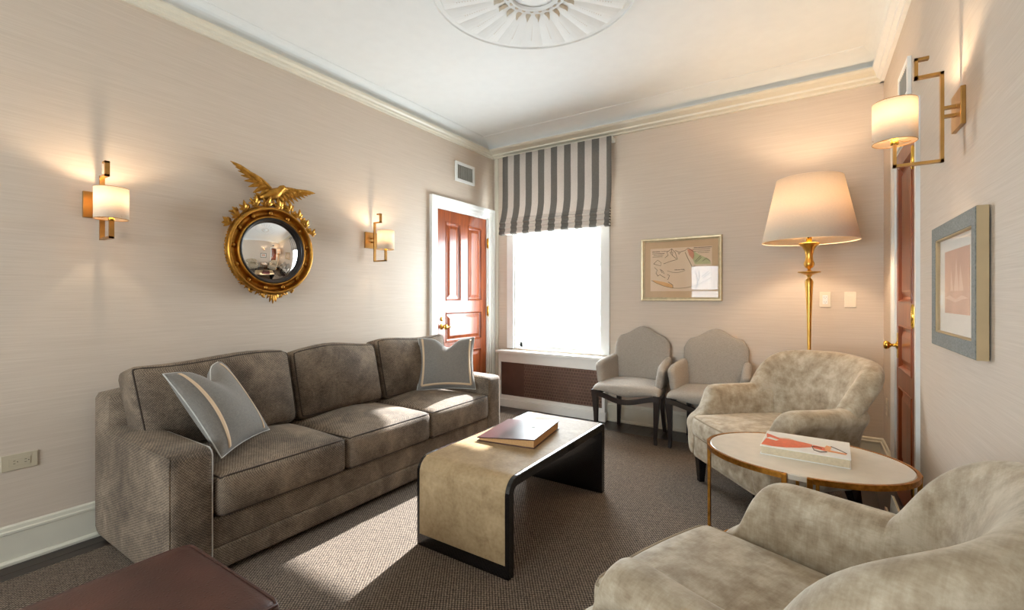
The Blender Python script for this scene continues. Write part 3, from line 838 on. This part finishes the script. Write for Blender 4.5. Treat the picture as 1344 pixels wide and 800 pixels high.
# ------------------------------------------------------------------ grey side chairs
def side_chair(label, loc):
    t = thing('side_chair', label, 'chair', loc, 0, 'grey upholstered chairs against the back wall')
    def yf(u): return -.235-.028*(.5+.5*math.cos(PI*u))
    def zb(u): return .388-.048*(.5+.5*math.cos(PI*u))
    hw = .292; n = 28
    def prof(u, grow=1):
        e = (1-abs(u)**6)**.5 if abs(u) < 1 else 0
        x = hw*u; yr = .22; w = 1-.08*0
        zt = .43+.03*e+.018*(1-u*u)
        return [(x*.86, yr, .40), (x*.86, yr, zt), (x*.93, 0, zt+.006), (x, yf(u)+.06, zt-.004), (x, yf(u)+.015, zt-.022), (x, yf(u), zt-.05), (x, yf(u)+.006, zb(u)), (x*.93, 0, .40)]
    MB().loft([prof(-1+2*i/n) for i in range(n+1)]).build('seat', 'linen', t, smooth=True, sub=1)
    MB().loft([[(hw*.985*u, yf(u)+.004, zb(u)-.034), (hw*.985*u, yf(u)+.004, zb(u)+.004), (hw*.985*u, yf(u)+.03, zb(u)+.004), (hw*.985*u, yf(u)+.03, zb(u)-.034)] for u in [-1+2*i/n for i in range(n+1)]]).build('apron', 'ebony', t, smooth=False)
    for s in (-1, 1):
        MB().loft([[(s*hw*.965, -.215, .355), (s*hw*.965, -.215, .40), (s*hw*.80, .2, .40), (s*hw*.80, .2, .355)], [(s*hw*.965-s*.025, -.215, .355), (s*hw*.965-s*.025, -.215, .40), (s*hw*.80-s*.025, .2, .40), (s*hw*.80-s*.025, .2, .355)]]).build('side_rail', 'ebony', t)
        # front leg with a gentle sabre line
        MB().loft([[(s*(.262+dx)+a*w, -.205+dy+b*w, z) for a, b in ((-1, -1), (1, -1), (1, 1), (-1, 1))] for z, w, dx, dy in ((.008, .013, -.004, -.012), (.06, .0135, -.008, -.006), (.2, .018, -.004, 0), (.32, .023, .002, 0), (.40, .027, .004, 0))]).build('leg', 'ebony', t, bevel=.003)
        MB().loft([[(s*(.20+dx)+a*w, .20+dy+b*w, z) for a, b in ((-1, -1), (1, -1), (1, 1), (-1, 1))] for z, w, dx, dy in ((.0, .014, .012, .03), (.2, .018, .0, .008), (.42, .022, 0, 0))]).build('leg', 'ebony', t, bevel=.003)
    # camel back
    nu, nv = 24, 14
    def topz(u): 
        a = abs(u)
        return .845+.082*(.5+.5*math.cos(PI*min(a/.78, 1)))-.09*max(0, (a-.72)/.28)**2
    def width(v): return .218+.037*math.sin(min(1, v*1.25)*PI/2)
    m = MB()
    for sg in (-1, 1):
        vs = []; fs = []
        for i in range(nu+1):
            u = math.sin((-1+2*i/nu)*PI/2)
            for j in range(nv+1):
                v = math.sin(j/nv*PI/2)
                z = .42+(topz(u)-.42)*v
                x = width(v)*u*(1-.0*v)
                e = max(0, 1-abs(u)**5)**.5*max(0, 1-v**9)**.5
                y = .235+.055*v+.03*(u*u)*-1+sg*(.032*e+.012*e*(1-u*u)*(1-(2*v-1)**2))
                vs.append((x, y, z))
        for i in range(nu):
            for j in range(nv):
                a = i*(nv+1)+j; f = (a, a+nv+1, a+nv+2, a+1); fs.append(f)
        m.add(vs, fs)
    m.build('backrest', 'linen', t, smooth=True)
    for s in (-1, 1):
        def flare(w, p, s=s):
            w = w.copy(); w.x += s*.012*(p[2]); 
            w.z += .02*p[1]*(p[2] > 0)-.028*(p[1] < -.5)*max(0, p[2])*((-p[1]-.5)/.5)**2
            w.x -= s*.014*p[1]
            return w
        rb('arm', 'linen', t, s*.25-.03, s*.25+.03, -.13, .235, .43, .652, .029, 10, (.006, 0, 0), flare)
    return t
c1 = side_chair('grey upholstered camelback chair beside the window', (-1.305, 3.93, 0))
c2 = dup(c1, 'grey upholstered camelback chair nearer the floor lamp, under the framed map', (-.68, 3.93, 0))

# ------------------------------------------------------------------ oval side table
st = thing('side_table', 'oval side table with cream top and bronze rim between the armchairs', 'side table', (-.03, 2.24, 0), math.radians(-3))
A, B, ZT = .36, .275, .55
def ell(a, r=1.0, dr=0): return (A*r+dr)*math.cos(a), (B*r+dr)*math.sin(a)
m = MB(); NN = 72
prof = [(-.002, ZT-.022), (-.001, ZT-.003), (-.004, ZT), (-.2, ZT)]
m.loft([[ell(2*PI*i/NN, 1, dr-.004)+(z,) for dr, z in ((-.02, ZT-.022), (-.002, ZT-.022), (0, ZT-.004), (-.004, ZT))] for i in range(NN)], closed=False, loop=True)
m.poly([ell(2*PI*i/NN, 1, -.008)+(ZT,) for i in range(NN)]); m.poly([ell(-2*PI*i/NN, 1, -.024)+(ZT-.022,) for i in range(NN)])
m.build('table_top', 'stonetop', st)
GAP = .032/A
for base in (0, PI):
    m = MB(); a0, a1 = base-PI/2+GAP, base+PI/2-GAP; secs = []
    for i in range(41):
        a = a0+(a1-a0)*i/40
        secs.append([ell(a, 1, dr)+(z,) for dr, z in ((-.003, ZT-.02), (.008, ZT-.02), (.008, ZT), (-.003, ZT))])
    r_ = m.loft(secs).build('rim', 'bronze', st)
    for a in (a0+.02, base, a1-.02):
        x, y = ell(a, 1, .003); w = .009 if a != base else .012
        ca, sa = math.cos(a), math.sin(a)
        def cr(z, w, th_): return [(x+sa*p*w+ca*q*th_, y-ca*p*w+sa*q*th_, z) for p, q in ((-1, -1), (1, -1), (1, 1), (-1, 1))]
        MB().loft([cr(.008, w*.8, .006), cr(.35, w*.8, .006), cr(ZT-.05, w, .007), cr(ZT-.002, w, .008)]).build('leg', 'bronze', st, bevel=.0015)
# stretcher that ties the legs together near the floor
m = MB(); m.tube([ell(2*PI*i/48, .93)+(.10,) for i in range(48)], .006, 6, closed=True); m.build('stretcher', 'bronze', st, smooth=True)

# book with an orange figure on the cover
bk = thing('hardcover_book', 'white hardcover book with an orange dress on the cover, on the oval table', 'book', (-.022, 2.272, ZT), math.radians(-2))
bw, bd, bh = .152, .125, .036
box('cover', 'paper', bk, -bw, bw, -bd, bd, 0, .003, .0008); cv = box('cover', 'paper', bk, -bw, bw, -bd, bd, bh-.003, bh, .0008)
box('spine', 'paper', bk, -bw, bw, bd-.003, bd, .003, bh-.003)
box('page_block', 'pages', bk, -bw+.004, bw-.004, -bd+.005, bd-.003, .003, bh-.003)
def flat(name, mat, pts, dz, parent): return MB().poly([(x*bw, y*bd, bh+dz) for x, y in pts]).build(name, mat, parent)
flat('print', 'orange', [(-.99, -.86), (-.70, -.90), (-.40, -.80), (-.10, -.58), (.16, -.30), (.17, .02), (.0, .12), (-.3, .22), (-.62, .22), (-.86, .52), (-.985, .62), (-.93, .1)], .0004, cv)
flat('print', 'paper', [(-.95, -.02), (-.68, -.18), (-.62, -.04), (-.86, .18)], .0007, cv)
flat('print', 'orange2', [(-.7, .3), (-.4, .34), (-.2, .22), (-.4, .24)], .0007, cv)
flat('print', 'orange', [(.18, -.34), (.48, -.52), (.5, -.10), (.18, .0)], .0006, cv)
flat('print', 'orange2', [(.46, -.46), (.56, -.50), (.60, .10), (.48, .18), (.44, -.10)], .0008, cv)
flat('print', 'orange2', [(.52, -.52), (.90, -.58), (.93, -.42), (.56, -.34)], .0009, cv)
for pts in ([(.16, -.2), (.22, -.6), (.36, -.72), (.5, -.58)], [(.16, -.2), (.3, -.18), (.38, -.3)], [(.58, .12), (.75, -.12), (.92, -.42)]):
    MB().tube([(x*bw, y*bd, bh+.0012) for x, y in pts], .0016, 6).build('print', 'ink', cv)

# magazines in a low rack by the right wall
rk = thing('magazine_rack', 'low dark wooden magazine rack on the floorboards behind the oval table', 'rack', (.30, 2.70, 0))
box('base', 'ebony', rk, -.05, .05, -.13, .13, .02, .03, .002)
for y in (-.13, .118): box('end_panel', 'ebony', rk, -.055, .055, y, y+.012, .0, .16, .002)
for x in (-.055, .047): box('side_rail', 'ebony', rk, x, x+.008, -.118, .118, .10, .13, .002)
for lb, x, wd, ht, tk, mt, lean in (('pale magazine standing in the low rack by the right wall', .005, .20, .235, .012, 'matwhite', -4), ('small pink booklet standing in the low rack by the right wall', -.022, .15, .185, .010, 'pinkprint', -5)):
    t = thing('magazine', lb, 'magazine', (.30+x, 2.69, .0305), 0, 'magazines in the rack')
    t.rotation_euler = (0, math.radians(-lean), 0)
    box('page_block', 'pages', t, -tk/2+.0015, tk/2-.0015, -wd/2+.002, wd/2-.002, .002, ht-.002)
    box('cover', mt, t, -tk/2, -tk/2+.0015, -wd/2, wd/2, 0, ht); box('cover', 'ink', t, tk/2-.0015, tk/2, -wd/2, wd/2, 0, ht)
    box('spine', mt, t, -tk/2, tk/2, -wd/2-.001, -wd/2+.001, 0, ht)

# ------------------------------------------------------------------ floor lamp
def pt_light(name, parent, loc, e, r, col=(1, .77, .53)):
    l = bpy.data.lights.new(name, 'POINT'); l.energy = e; l.shadow_soft_size = r; l.color = col
    o = bpy.data.objects.new(name, l); COL.objects.link(o); o.parent = parent; o.location = loc
lp = thing('floor_lamp', 'tall brass floor lamp with cream tapered shade by the back wall', 'lamp', (-.013, 3.72, 0))
MB().lathe([(0, 0), (.135, 0), (.14, .008), (.135, .016), (.10, .022), (.05, .03), (.03, .045), (.022, .06), (0, .06)], 40).build('base', 'lampgold', lp, smooth=True)
MB().lathe([(0, .055), (.020, .055), (.014, .075), (.0095, .10), (.0095, .6), (.011, .85), (.014, 1.05), (.022, 1.26), (.025, 1.30), (.018, 1.318), (.010, 1.325), (.010, 1.335), (.016, 1.342), (.02, 1.352), (0, 1.352)], 28).build('pole', 'lampgold', lp, smooth=True)
MB().lathe([(0, 1.345), (.02, 1.347), (.045, 1.358), (.066, 1.364), (.068, 1.369), (.04, 1.370), (.014, 1.374), (.009, 1.385), (0, 1.385)], 36).build('drip_disc', 'lampgold', lp, smooth=True)
MB().lathe([(0, 1.38), (.009, 1.38), (.010, 1.39), (.024, 1.40), (.031, 1.415), (.031, 1.43), (.024, 1.445), (.022, 1.475), (.027, 1.51), (.042, 1.54), (.062, 1.556), (.063, 1.562), (.05, 1.566), (0, 1.562)], 36).build('cup', 'lampgold', lp, smooth=True)
m = MB(); m.lathe([(.283, 1.575), (.194, 2.0)], 64); sh = m.build('lamp_shade', 'lampshade', lp, smooth=True, solid=.0015)
MB().tube([(.283*math.cos(2*PI*i/64), .283*math.sin(2*PI*i/64), 1.576) for i in range(64)], .0022, 6, closed=True).build('shade_trim', 'lampshade', sh)
MB().tube([(.194*math.cos(2*PI*i/64), .194*math.sin(2*PI*i/64), 1.999) for i in range(64)], .0022, 6, closed=True).build('shade_trim', 'lampshade', sh)
MB().lathe([(0, 1.56), (.016, 1.56), (.018, 1.62), (.016, 1.66), (0, 1.66)], 16).build('socket', 'polished', lp, smooth=True)
for k_ in range(3):
    a = 2*PI*k_/3+.3; MB().tube([(0, 0, 1.965), (.194*math.cos(a), .194*math.sin(a), 1.985)], .002, 6).build('spider_arm', 'brass', sh)
MB().tube([(0, 0, 1.66), (.05, 0, 1.72), (.055, 0, 1.82), (.0, 0, 1.965)], .0018, 6).build('harp', 'brass', lp)
MB().sphere((0, 0, 1.735), .03, 10, (1, 1, 1.35)).build('bulb', 'bulb', lp, smooth=True)
pt_light('lamp_light', lp, (0, 0, 1.85), 12.5, .04)

# ------------------------------------------------------------------ sconces
def sconce(label, loc, rz):
    t = thing('wall_sconce', label, 'sconce', loc, rz, 'brass wall sconces with drum shades')
    box('back_plate', 'brass', t, .0, .014, -.063, .063, .105, .235, .002)
    for z in (.155, .185): box('standoff', 'brass', t, .012, .05, -.009, .009, z-.005, z+.005)
    hw_ = .010; th_ = .005
    fr = MB()
    for x0, x1, z0, z1 in ((.05-th_, .05+th_, -.005, .315), (.045, .18+th_, -.005, .005), (.18-th_, .18+th_, -.005, .085), (.045, .12+th_, .305, .315), (.12-th_, .12+th_, .305, .38), (.085, .12+th_, .37, .38)):
        fr.box(x0, x1, -hw_, hw_, z0, z1)
    fr.build('frame', 'brass', t)
    MB().lathe([(0, .08), (.012, .08), (.014, .088), (.011, .092), (.011, .125), (0, .125)], 14, (.18, 0, 0)).build('socket', 'polished', t, smooth=True)
    m = MB(); m.lathe([(.066, .088), (.066, .237)], 48, (.18, 0, 0)); s = m.build('drum_shade', 'sconceshade', t, smooth=True, solid=.0012)
    for z in (.088, .237): MB().tube([(.18+.066*math.cos(2*PI*i/40), .066*math.sin(2*PI*i/40), z) for i in range(40)], .0013, 5, closed=True).build('shade_trim', 'brass', s)
    MB().tube([(.18, 0, .10), (.215, .02, .095), (.247, .02, .098)], .0012, 5).build('shade_spoke', 'brass', s)
    MB().tube([(.18, 0, .10), (.15, -.03, .095), (.125, -.042, .098)], .0012, 5).build('shade_spoke', 'brass', s)
    MB().sphere((.18, 0, .15), .014, 8, (1, 1, 1.6)).build('bulb', 'bulb', t, smooth=True)
    pt_light('sconce_light', t, (.18, 0, .205), 2.3, .012)
    return t
sconce('brass wall sconce with lit drum shade at the near end of the left wall', (XL, .80, 1.487), 0)
sconce('brass wall sconce with lit drum shade between the round mirror and the door', (XL, 2.51, 1.487), 0)
sconce('brass wall sconce with lit drum shade high on the right wall', (XR, 2.2, 1.682), PI)

# ------------------------------------------------------------------ convex eagle mirror
mr = thing('convex_mirror', 'round convex mirror in gilt eagle frame above the sofa', 'mirror', (XL, 1.654, 1.498))
prof = [(.0, .004), (.262, .004), (.27, .02), (.272, .034), (.279, .04), (.279, .052), (.272, .058), (.281, .066), (.285, .078), (.279, .09), (.268, .096), (.265, .092), (.262, .07), (.252, .054), (.24, .05), (.23, .056), (.226, .07), (.222, .086), (.216, .09), (.212, .084), (.21, .07)]
MB().lathe([(r, z) for r, z in prof], 72, axis='x').build('frame', 'gilt', mr, smooth=True)
m = MB()
for i in range(90):
    a = 2*PI*i/90; m.sphere((.046, .2795*math.cos(a), .2795*math.sin(a)), .006, 4)
o = m.build('beading', 'gilt', mr, smooth=True); o['kind'] = 'stuff'
MB().lathe([(.213, .07), (.214, .084), (.208, .09), (.198, .086), (.194, .076), (.193, .066)], 72, axis='x').build('ebonised_ring', 'ebonised', mr, smooth=True)
gl = [(.196*math.sin(PI/2*i/14), .066+.042*(1-(math.sin(PI/2*i/14))**2)) for i in range(15)]
MB().lathe(gl, 72, axis='x').build('mirror_glass', 'mirror', mr, smooth=True)
ball = None
for i in range(13):
    a = 2*PI*(i+.35)/13
    if ball is None: ball = MB().sphere((0, 0, 0), .0135, 7).build('ball', 'gilt', mr, smooth=True); o = ball
    else: o = copy_part(ball, mr)
    o.location = (.070, .244*math.cos(a), .244*math.sin(a))
def blade(m, p0, p1, w, nrm=(1, 0, 0), bend=.0, curl=0, n=7, ridge=.25):
    """leaf or feather: flat lens-shaped blade with a ridge, from p0 to p1"""
    p0, p1, nv = Vector(p0), Vector(p1), Vector(nrm).normalized(); d = p1-p0; L = d.length; d.normalize(); s = d.cross(nv).normalized()
    secs = []
    for i in range(n+1):
        t = i/n; ww = w*math.sin(PI*min(.98, .1+.9*t))**.7*(1-.25*t)
        c = p0+d*L*t+nv*bend*math.sin(PI*t)*L+s*curl*t*t*L
        secs.append([c-s*ww, c+nv*ww*ridge, c+s*ww, c-nv*ww*ridge])
    m.loft(secs)
# eagle
eg = MB()
eg.loft([[Vector((x0+.0, cy, cz))+Vector((r*.85*math.cos(a), r*math.sin(a)*.9, r*math.sin(a+PI/2)*0+0))*1 for a in ()] for x0, cy, cz, r in ()]) if False else None
body = MB()
spine = [((.055, -.075, .335), .012), ((.06, -.045, .345), .024), ((.065, -.015, .36), .034), ((.07, .012, .375), .037), ((.075, .032, .39), .031), ((.08, .045, .405), .021), ((.085, .055, .418), .021), ((.09, .066, .424), .017), ((.093, .080, .420), .008), ((.094, .088, .412), .003)]
body.tube([p for p, r in spine], [r for p, r in spine], 12)
eo = body.build('eagle_body', 'gilt', mr, smooth=True)
def wing(sgn, tip, name):
    m = MB(); sh = Vector((.055, .005 if sgn < 0 else .045, .385))
    tip = Vector(tip); arm = [sh+(tip-sh)*t+Vector((.0, 0, .035*math.sin(PI*t))) for t in (0, .2, .4, .6, .8, 1)]
    m.tube(arm[:5], [.02, .018, .014, .010, .006], 8)
    nf = 11
    for i in range(nf):
        t = i/(nf-1); root = sh+(tip-sh)*(t*.72)+Vector((0, 0, .035*math.sin(PI*t*.75)-.004))
        dirv = (tip-sh).normalized()*(.25+.9*t)+Vector((0, 0, -.75*(1-t)**1.0-.06))
        dirv.normalize(); ln = .09+.05*t
        blade(m, root, root+dirv*ln, .017, (1, 0, .15), .05)
    for i in range(8):
        t = i/7; root = sh+(tip-sh)*(t*.6)+Vector((.008, 0, .03*math.sin(PI*t*.75)))
        dirv = (tip-sh).normalized()*(.35+.7*t)+Vector((0, 0, -.6*(1-t))); dirv.normalize()
        blade(m, root, root+dirv*.058, .0145, (1, 0, .15), .08)
    return m.build(name, 'gilt', eo, smooth=False)
wing(-1, (.06, -.178, .475), 'wing'); wing(1, (.075, .205, .405), 'wing')
m = MB()
for i in range(5): blade(m, (.058, -.055, .345), (.06-.004*i, -.118+.004*abs(i-2), .362-.016*i), .010, (1, 0, 0), .04)
m.build('tail', 'gilt', eo)
m = MB()
for y in (.0, .028): m.tube([(.068, y, .35), (.074, y+.004, .325), (.08, y+.004, .308)], [.012, .007, .006], 8)
m.build('leg', 'gilt', eo, smooth=True)
# perch of rock and foliage
m = MB()
for i in range(9):
    a = -1+2*i/8; m.sphere((.055+.01*random.random(), .012+.045*a, .288+.016*(1-a*a)+.006*random.random()), .016+.004*random.random(), 5, (1, 1, .8))
m.build('perch', 'gilt', mr, smooth=True)
# leaf sprays: lobed leaf meshes shared by all leaves
def leaf_mesh():
    m = MB()
    for ang, ln, w in ((0, .048, .011), (.75, .036, .009), (-.75, .036, .009), (1.45, .026, .008), (-1.45, .026, .008)):
        blade(m, (0, 0, 0), (.006*math.cos(ang*2), ln*math.sin(ang), ln*math.cos(ang)), w, (1, 0, 0), .10, 0, 5, .35)
    return m
lf = None
for s in (-1, 1):
    for i in range(9):
        a = PI/2-s*(.16+.118*i); rr = .292+.008*((i*7) % 3)
        if lf is None: lf = leaf_mesh().build('leaf', 'gilt', mr); o = lf
        else: o = copy_part(lf, mr)
        o.location = (.075-.02*(i % 2), rr*math.cos(a), rr*math.sin(a))
        o.rotation_euler = ((a-PI/2)+(-.9*s if i % 2 else .5*s), random.uniform(-.3, .3), 0)
        k_ = 1.4-.04*i; o.scale = (k_, k_, k_)
    m = MB(); m.tube([(.06, .288*math.cos(PI/2-s*(.1+1.1*q/14)), .288*math.sin(PI/2-s*(.1+1.1*q/14))) for q in range(15)], [.007-.0003*q for q in range(15)], 6)
    m.build('stem', 'gilt', mr, smooth=True)
# acanthus drop below
for s in (-1, 1):
    for i in range(6):
        a = -PI/2+s*(.07+.125*i); k_ = 1.0-.09*i
        o = copy_part(lf, mr); o.name = 'acanthus_leaf'
        rr = .268+.006*(i % 2)
        o.location = (.07-.006*i, rr*math.cos(a), rr*math.sin(a)); o.rotation_euler = ((a-PI/2)+s*(.85 if i % 2 else .35), .15*(-1)**i, 0); o.scale = (k_, k_, k_)
    for i in range(2):
        a = -PI/2+s*(.17+.30*i); p = Vector((.066, .286*math.cos(a), .286*math.sin(a))); q0 = (.024-.006*i)
        m = MB(); m.tube([p+Vector((0, s*q0*(1-q/16)*math.sin(q*.62), -q0*(1-q/16)*math.cos(q*.62)+.004)) for q in range(13)], [.0075-.0004*q for q in range(13)], 7)
        m.build('scroll', 'gilt', mr, smooth=True)
for dy in (-.014, 0, .014):
    m = MB(); blade(m, (.07, dy*.4, -.272), (.072, dy*1.6, -.345+abs(dy)*.8), .013, (1, 0, 0), .1); m.build('acanthus_leaf', 'gilt', mr)

# ------------------------------------------------------------------ framed pictures
def frame_ring(name, mat, parent, w, h, prof, plane):
    """mitred frame: prof = (inset from the outer edge, height above wall); plane maps (a, b, d) to xyz"""
    rings = []
    for ins, d in prof:
        rings.append([plane(-w/2+ins, -h/2+ins, d), plane(w/2-ins, -h/2+ins, d), plane(w/2-ins, h/2-ins, d), plane(-w/2+ins, h/2-ins, d)])
    return MB().loft(rings, cap=False).build(name, mat, parent)
pm = thing('framed_map', 'framed antique map in champagne frame above the grey chairs', 'picture', (-.982, YB, 1.446))
pl = lambda a, b, d: (a, -d, b)
w, h = .694, .568
frame_ring('frame', 'silverframe', pm, w, h, [(0, 0), (0, .022), (.004, .027), (.018, .025), (.026, .018), (.032, .016), (.032, .004)], pl)
def rect(name, mat, parent, a0, a1, b0, b1, d, pln, th=.002):
    v = [pln(a, b, dd) for dd in (d-th, d) for a, b in ((a0, b0), (a1, b0), (a1, b1), (a0, b1))]
    return MB().add(v, [(0, 1, 2, 3), (4, 7, 6, 5), (0, 4, 5, 1), (1, 5, 6, 2), (2, 6, 7, 3), (3, 7, 4, 0)]).build(name, mat, parent)
rect('mount_card', 'mat_tan', pm, -w/2+.03, w/2-.03, -h/2+.03, h/2-.03, .007, pl)
mp_ = rect('map_sheet', 'mapprint', pm, -.262, .266, -.197, .192, .009, pl)
def ink(pts, r=.0013, mat='ink', z=.0095, nm='map_line'): return MB().tube([(a, -z, b) for a, b in pts], r, 4).build(nm, mat, mp_)
def patch(pts, mat, z=.0093): return MB().poly([(a, -z, b) for a, b in pts]).build('map_tint', mat, mp_)
def px(u, v): return (-.262+(u-185)/(830-185)*.528, .192-(v-195)/(660-195)*.389)   # sketch coordinates on the sheet
patch([px(*p) for p in ((650, 240), (700, 280), (800, 330), (822, 380), (660, 380), (640, 330))], 'mapgreen')
patch([px(*p) for p in ((580, 215), (640, 225), (655, 290), (640, 330), (600, 280))], 'mappink')
patch([px(*p) for p in ((205, 535), (330, 560), (425, 590), (430, 625), (330, 605), (240, 570))], 'mapamber')
ink([px(195+(825-195)*t, 530+100*(1-(2*t-.95)**2)) for t in [i/24 for i in range(25)]], .0014)
ink([px(370+(560-370)*t, 440+22*math.sin(PI*t)) for t in [i/12 for i in range(13)]])
for seq in ([(345, 300), (380, 270), (365, 240), (420, 205), (455, 245), (480, 320), (440, 330), (400, 340), (370, 350), (330, 362)], [(420, 205), (410, 260), (440, 290), (470, 318)], [(395, 245), (430, 240), (425, 280)], [(455, 225), (500, 245), (560, 230), (590, 205), (650, 250)],
            [(485, 250), (495, 268), (510, 250)], [(560, 250), (590, 320), (625, 390), (640, 435), (655, 390)], [(220, 360), (265, 320), (305, 350), (300, 385), (250, 370), (220, 360)], [(230, 400), (262, 430), (245, 460), (270, 495)], [(290, 420), (320, 440), (340, 470), (310, 455), (300, 430)], [(262, 495), (290, 480), (330, 505), (350, 515)],
            [(370, 480), (395, 490), (380, 530), (370, 535)], [(380, 560), (430, 595), (430, 625)], [(660, 350), (720, 290)], [(670, 360), (725, 310)], [(700, 450), (705, 520), (690, 560), (665, 655)], [(660, 450), (695, 560)], [(730, 510), (800, 455)], [(740, 525), (815, 470)], [(735, 350), (775, 320), (815, 355)]):
    ink([px(*p) for p in seq], .0017)
# lines of small lettering at both top corners and in the sea
def scribble(u0, u1, v, big):
    m = MB(); u = u0; rnd = random.Random(int(u0*7+v))
    while u < u1:
        k_ = rnd.uniform(3, 7)*(1.3 if big else 1); a0, b0 = px(u, v+big*3+2); a1, b1 = px(min(u+k_, u1), v-big*3-2)
        m.box(a0, a1, -.0098, -.0092, b0, b1); u += k_+rnd.uniform(2, 5)
    m.build('lettering', 'ink', mp_)
for u0, u1, v, bg_ in ((206, 292, 229, 1), (306, 385, 227, .3), (208, 340, 250, .5), (222, 330, 268, .3), (210, 320, 285, .3), (650, 825, 206, 1), (640, 810, 224, .5), (650, 810, 243, .3), (690, 800, 260, .3), (450, 510, 432, .8), (515, 552, 430, .8)):
    scribble(u0, u1, v, bg_)
rect('glass', 'glass', pm, -w/2+.031, w/2-.031, -h/2+.031, h/2-.031, .013, pl, .0015)

ps = thing('framed_print', 'framed pink seascape print in grey textured frame on the right wall', 'picture', (XR, 2.17, 1.24))
pr_ = lambda a, b, d: (-d, a, b)
w, h = .585, .455
frame_ring('frame', 'greyframe', ps, w, h, [(0, .006), (0, .032), (.002, .034), (.05, .032), (.052, .028)], pr_)
frame_ring('frame_side', 'frameside', ps, w+.002, h+.002, [(.002, .004), (0, .005), (0, .031), (.003, .0325)], pr_)
frame_ring('inner_lip', 'frameside', ps, w-.1, h-.1, [(0, .03), (.004, .031), (.007, .028), (.007, .015)], pr_)
rect('mount_card', 'matwhite', ps, -w/2+.05, w/2-.05, -h/2+.05, h/2-.05, .018, pr_, .012)
sp = rect('print_sheet', 'pinkprint', ps, -.165, .155, -.10, .125, .0195, pr_)
for pts in ([(-.10, -.02), (-.06, .07), (-.045, -.02)], [(-.04, -.02), (-.01, .095), (.02, -.02)], [(.03, -.02), (.06, .06), (.07, -.02)], [(-.15, -.045), (-.08, -.035), (0, -.05), (.08, -.035), (.15, -.045), (.08, -.052), (0, -.06), (-.08, -.05)]):
    MB().poly([(-.0202, a, b) for a, b in pts]).build('print_mark', 'pinkpale', sp)
rect('glass', 'glass', ps, -w/2+.052, w/2-.052, -h/2+.052, h/2-.052, .026, pr_, .0015)

# ------------------------------------------------------------------ wall plates
def plate(name, label, loc, normal, w, h, mat, kind, group='wall plates'):
    t = thing(name, label, 'outlet' if kind != 'blank' else 'switch plate', loc, 0)
    nx, ny = normal
    def P_(a, b, d): return (nx*d+(-ny)*a, ny*d+nx*a, b)
    def bxp(nm, mt, a0, a1, b0, b1, d0, d1, par, bev=0):
        v = [P_(a, b, d) for d in (d0, d1) for a, b in ((a0, b0), (a1, b0), (a1, b1), (a0, b1))]
        return MB().add(v, [(0, 1, 2, 3), (4, 7, 6, 5), (0, 4, 5, 1), (1, 5, 6, 2), (2, 6, 7, 3), (3, 7, 4, 0)]).build(nm, mt, par, bevel=bev)
    bxp('cover_plate', mat, -w/2, w/2, -h/2, h/2, .0005, .006, t, .002)
    if kind == 'blank':
        bxp('rocker', mat, -.017, .017, -.034, .034, .006, .0075, t, .001); return t
    hor = kind == 'hor'
    ins = bxp('receptacle', mat if kind != 'decora' else 'paper', *((-.034, .034, -.017, .017) if hor else (-.017, .017, -.034, .034)), .006, .0078, t, .001)
    for s in (-1, 1):
        for k_ in (-1, 1):
            if hor: bxp('slot', 'slot', s*.018-.003, s*.018+.004, k_*.006-.001, k_*.006+.001, .0078, .0082, ins)
            else: bxp('slot', 'slot', k_*.006-.001, k_*.006+.001, s*.018-.003, s*.018+.004, .0078, .0082, ins)
        if hor: bxp('slot', 'slot', s*.018+.009, s*.018+.012, -.002, .002, .0078, .0082, ins)
        else: bxp('slot', 'slot', -.002, .002, s*.018-.011, s*.018-.008, .0078, .0082, ins)
    return t
plate('wall_outlet', 'almond horizontal double outlet low on the left wall beside the sofa', (XL, .523, .452), (1, 0), .117, .072, 'plastic2', 'hor')
plate('wall_outlet', 'ivory outlet with white sockets on the back wall beside the floor lamp', (.088, YB, 1.177), (0, -1), .072, .117, 'plastic', 'decora')
plate('switch_plate', 'blank ivory switch plate on the back wall next to the outlet', (.243, YB, 1.177), (0, -1), .072, .117, 'plastic', 'blank')
plate('wall_outlet', 'ivory outlet low on the right wall in the corner beside the door', (XR, 4.05, .44), (-1, 0), .072, .117, 'plastic', 'ver')
